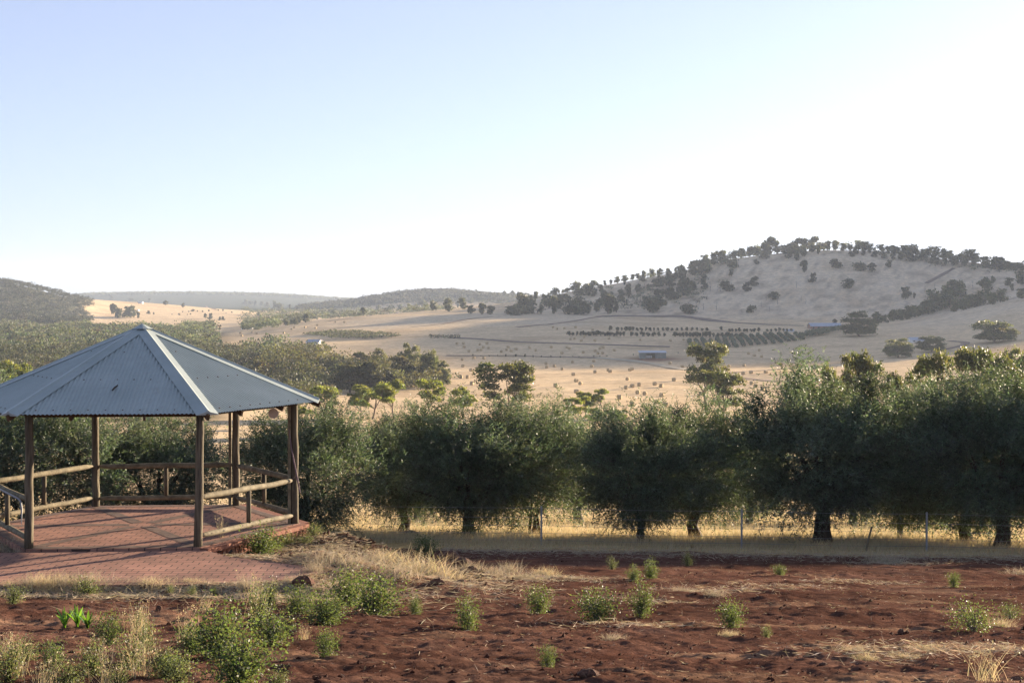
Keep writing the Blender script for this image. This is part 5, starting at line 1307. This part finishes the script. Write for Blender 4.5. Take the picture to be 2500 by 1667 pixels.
for px, b, w, h, pool, lab, g in (
    (695, 1345, 46, 30, RK, 'large flat topped red rock beside the shrub clump', None), (492, 1268, 30, 16, DRK, 'dark stone first in the row edging the wall', None),
    (520, 1272, 26, 13, DRK, 'dark stone second in the row edging the wall', None), (546, 1276, 24, 12, DRK, 'dark stone third in the row edging the wall', None), (575, 1279, 24, 13, DRK, 'dark stone fourth in the row edging the wall, by the shrub', None),
    (2070, 1453, 20, 16, RK, 'rounded brown stone lying alone on the soil', None), (1058, 1300, 50, 26, RK, 'angular red rock at the foot of the mound', None), (1030, 1285, 46, 24, RK, 'red rock half buried in the mound end', None),
    (1082, 1312, 30, 16, RK, 'smaller red rock below the mound rocks', None), (1060, 1342, 26, 14, RK, 'brown rock in straw past the golden tussock', None), (1005, 1340, 30, 16, RK, 'brown rock under the golden tussock', None),
    (380, 1370, 22, 16, RK, 'small brown rock in the bank under the path', None), (365, 1408, 16, 22, RK, 'small upright clod on soil before the path bank', None), (1350, 1562, 46, 22, RK, 'large dark clod near the bottom picture edge', None),
    (1890, 1530, 20, 10, RK, 'flat stone on bare soil by the straw mat', None), (330, 1290 + 90, 18, 10, RK, 'little rock in the straw beside the tussock', None), (890, 1222, 60, 20, RK, 'dark rubble rock on the crest of the mound', None), (940, 1232, 44, 18, RK, 'second dark rubble rock on the mound crest', None)):
    p = hit(px, b, 9, 60); s = w / F * p[1]; sz = h / F * p[1] / .5
    props(obj('rock', pool[random.randrange(len(pool))], None, (p[0], p[1], p[2] + sz * .13), random.uniform(-.5, .5), (s, s, sz)), lab, 'rock', g)
def clods():
    rng = np.random.default_rng(803); n = 9000; y = np.exp(rng.uniform(math.log(10), math.log(42), n)); x = rng.uniform(-.42, .42, n) * y; s = .007 + .026 * rng.uniform(size=n) ** 8
    m = 1500; x = np.append(x, -2.5 + rng.normal(size=m) * 1.1); y = np.append(y, 28.2 + rng.normal(size=m) * 1.9); s = np.append(s, .015 + .06 * rng.uniform(size=m) ** 3)
    m = 700; x = np.append(x, rng.uniform(-11, -3, m)); y = np.append(y, 22.2 + rng.normal(size=m) * .22); s = np.append(s, .015 + .05 * rng.uniform(size=m) ** 4)
    k = ~(path_mask(x, y) | (hexdist(x, y) < .4)); x, y, s = x[k], y[k], s[k]; n = len(x)
    oc = np.array([(1,0,0),(0,1,0),(-1,0,0),(0,-1,0),(0,0,.8),(0,0,-.8)], float); f = np.array([(0,1,4),(1,2,4),(2,3,4),(3,0,4),(1,0,5),(2,1,5),(3,2,5),(0,3,5)])
    V = oc[None] * (1 + .35 * rng.normal(size=(n, 6, 1))) * s[:, None, None] + np.column_stack([x, y, zq(x, y) + s * .3])[:, None, :]
    Fq = (f[None] + (np.arange(n) * 6)[:, None, None]).reshape(-1, 3)
    m = bpy.data.materials.new('soil_clod'); M['clod'] = noise_mat('soil_clod', (.035, .013, .008), (.075, .028, .017), 12, .95, .4)
    props(obj('gravel', mesh_np('gravel', V.reshape(-1, 3), Fq, None, [M['clod']])), 'small red clods and stones over the soil', kind='stuff')
clods()

# ------------------------------------------------------------------ air, light, camera
def haze():
    m = bpy.data.materials.new('haze_air'); m.use_nodes = True; nt = m.node_tree; nt.nodes.clear()
    out = nt.nodes.new('ShaderNodeOutputMaterial'); v = nt.nodes.new('ShaderNodeVolumePrincipled')
    v.inputs['Color'].default_value = (.66, .79, 1.0, 1); v.inputs['Density'].default_value = HAZE; v.inputs['Anisotropy'].default_value = .1
    nt.links.new(v.outputs[0], out.inputs['Volume'])
    q = MB(); zmin = float(ZZ.min()); zmax = max(float(ZZ[np.abs(UU) < .6].max()), 5)
    q.box((-31000, -60, zmin - 1.5), (31000, 9600, float(ZZ.max()) + 20)); o = q.build('haze', m); props(o, 'pale morning haze over the valley', kind='stuff')
HAZE = .00007
haze()

W = bpy.data.worlds.new('World'); S.world = W; W.use_nodes = True; nt = W.node_tree
bg = nt.nodes['Background']; sky = nt.nodes.new('ShaderNodeTexSky'); sky.sky_type = 'NISHITA'; sky.sun_disc = False
sky.sun_elevation = SUN_EL; sky.sun_rotation = SUN_AZ; sky.air_density = .7; sky.dust_density = .8; sky.ozone_density = 5.0; sky.altitude = 200
hs = nt.nodes.new('ShaderNodeHueSaturation'); hs.inputs['Saturation'].default_value = .62
mt = nt.nodes.new('ShaderNodeMix'); mt.data_type = 'RGBA'; mt.blend_type = 'MULTIPLY'; mt.inputs[0].default_value = 1; mt.inputs[7].default_value = (1.0, .95, 1.015, 1)
gm = nt.nodes.new('ShaderNodeGamma'); gm.inputs['Gamma'].default_value = .72
nt.links.new(sky.outputs[0], gm.inputs['Color']); nt.links.new(gm.outputs[0], hs.inputs['Color']); nt.links.new(hs.outputs[0], mt.inputs[6]); nt.links.new(mt.outputs[2], bg.inputs['Color']); bg.inputs['Strength'].default_value = .086

sd = bpy.data.lights.new('sun', 'SUN'); sd.energy = 5.0; sd.angle = R(.53); sd.color = (1, .80, .58)
so = bpy.data.objects.new('sun', sd); COL.objects.link(so)
from mathutils import Vector
dirv = Vector((math.sin(SUN_AZ) * math.cos(SUN_EL), math.cos(SUN_AZ) * math.cos(SUN_EL), math.sin(SUN_EL)))
so.rotation_euler = dirv.to_track_quat('Z', 'Y').to_euler(); so.location = (30, 30, 40)

cd = bpy.data.cameras.new('camera'); cd.sensor_width = 36; cd.lens = 36 * F / 2352; cd.clip_start = .1; cd.clip_end = 30000
cd.shift_y = -(784 - HZ) / 2352
co = bpy.data.objects.new('camera', cd); COL.objects.link(co); co.location = (0, 0, 0); co.rotation_euler = (R(90), 0, 0); S.camera = co

S.view_settings.view_transform = 'Standard'; S.view_settings.look = 'None'; S.view_settings.gamma = 1; S.view_settings.exposure = 2.12
S.render.engine = 'CYCLES'
c = S.cycles; c.max_bounces = 6; c.diffuse_bounces = 3; c.glossy_bounces = 2; c.transmission_bounces = 3; c.transparent_max_bounces = 4; c.volume_bounces = 1
c.sample_clamp_indirect = 6; c.use_denoising = True
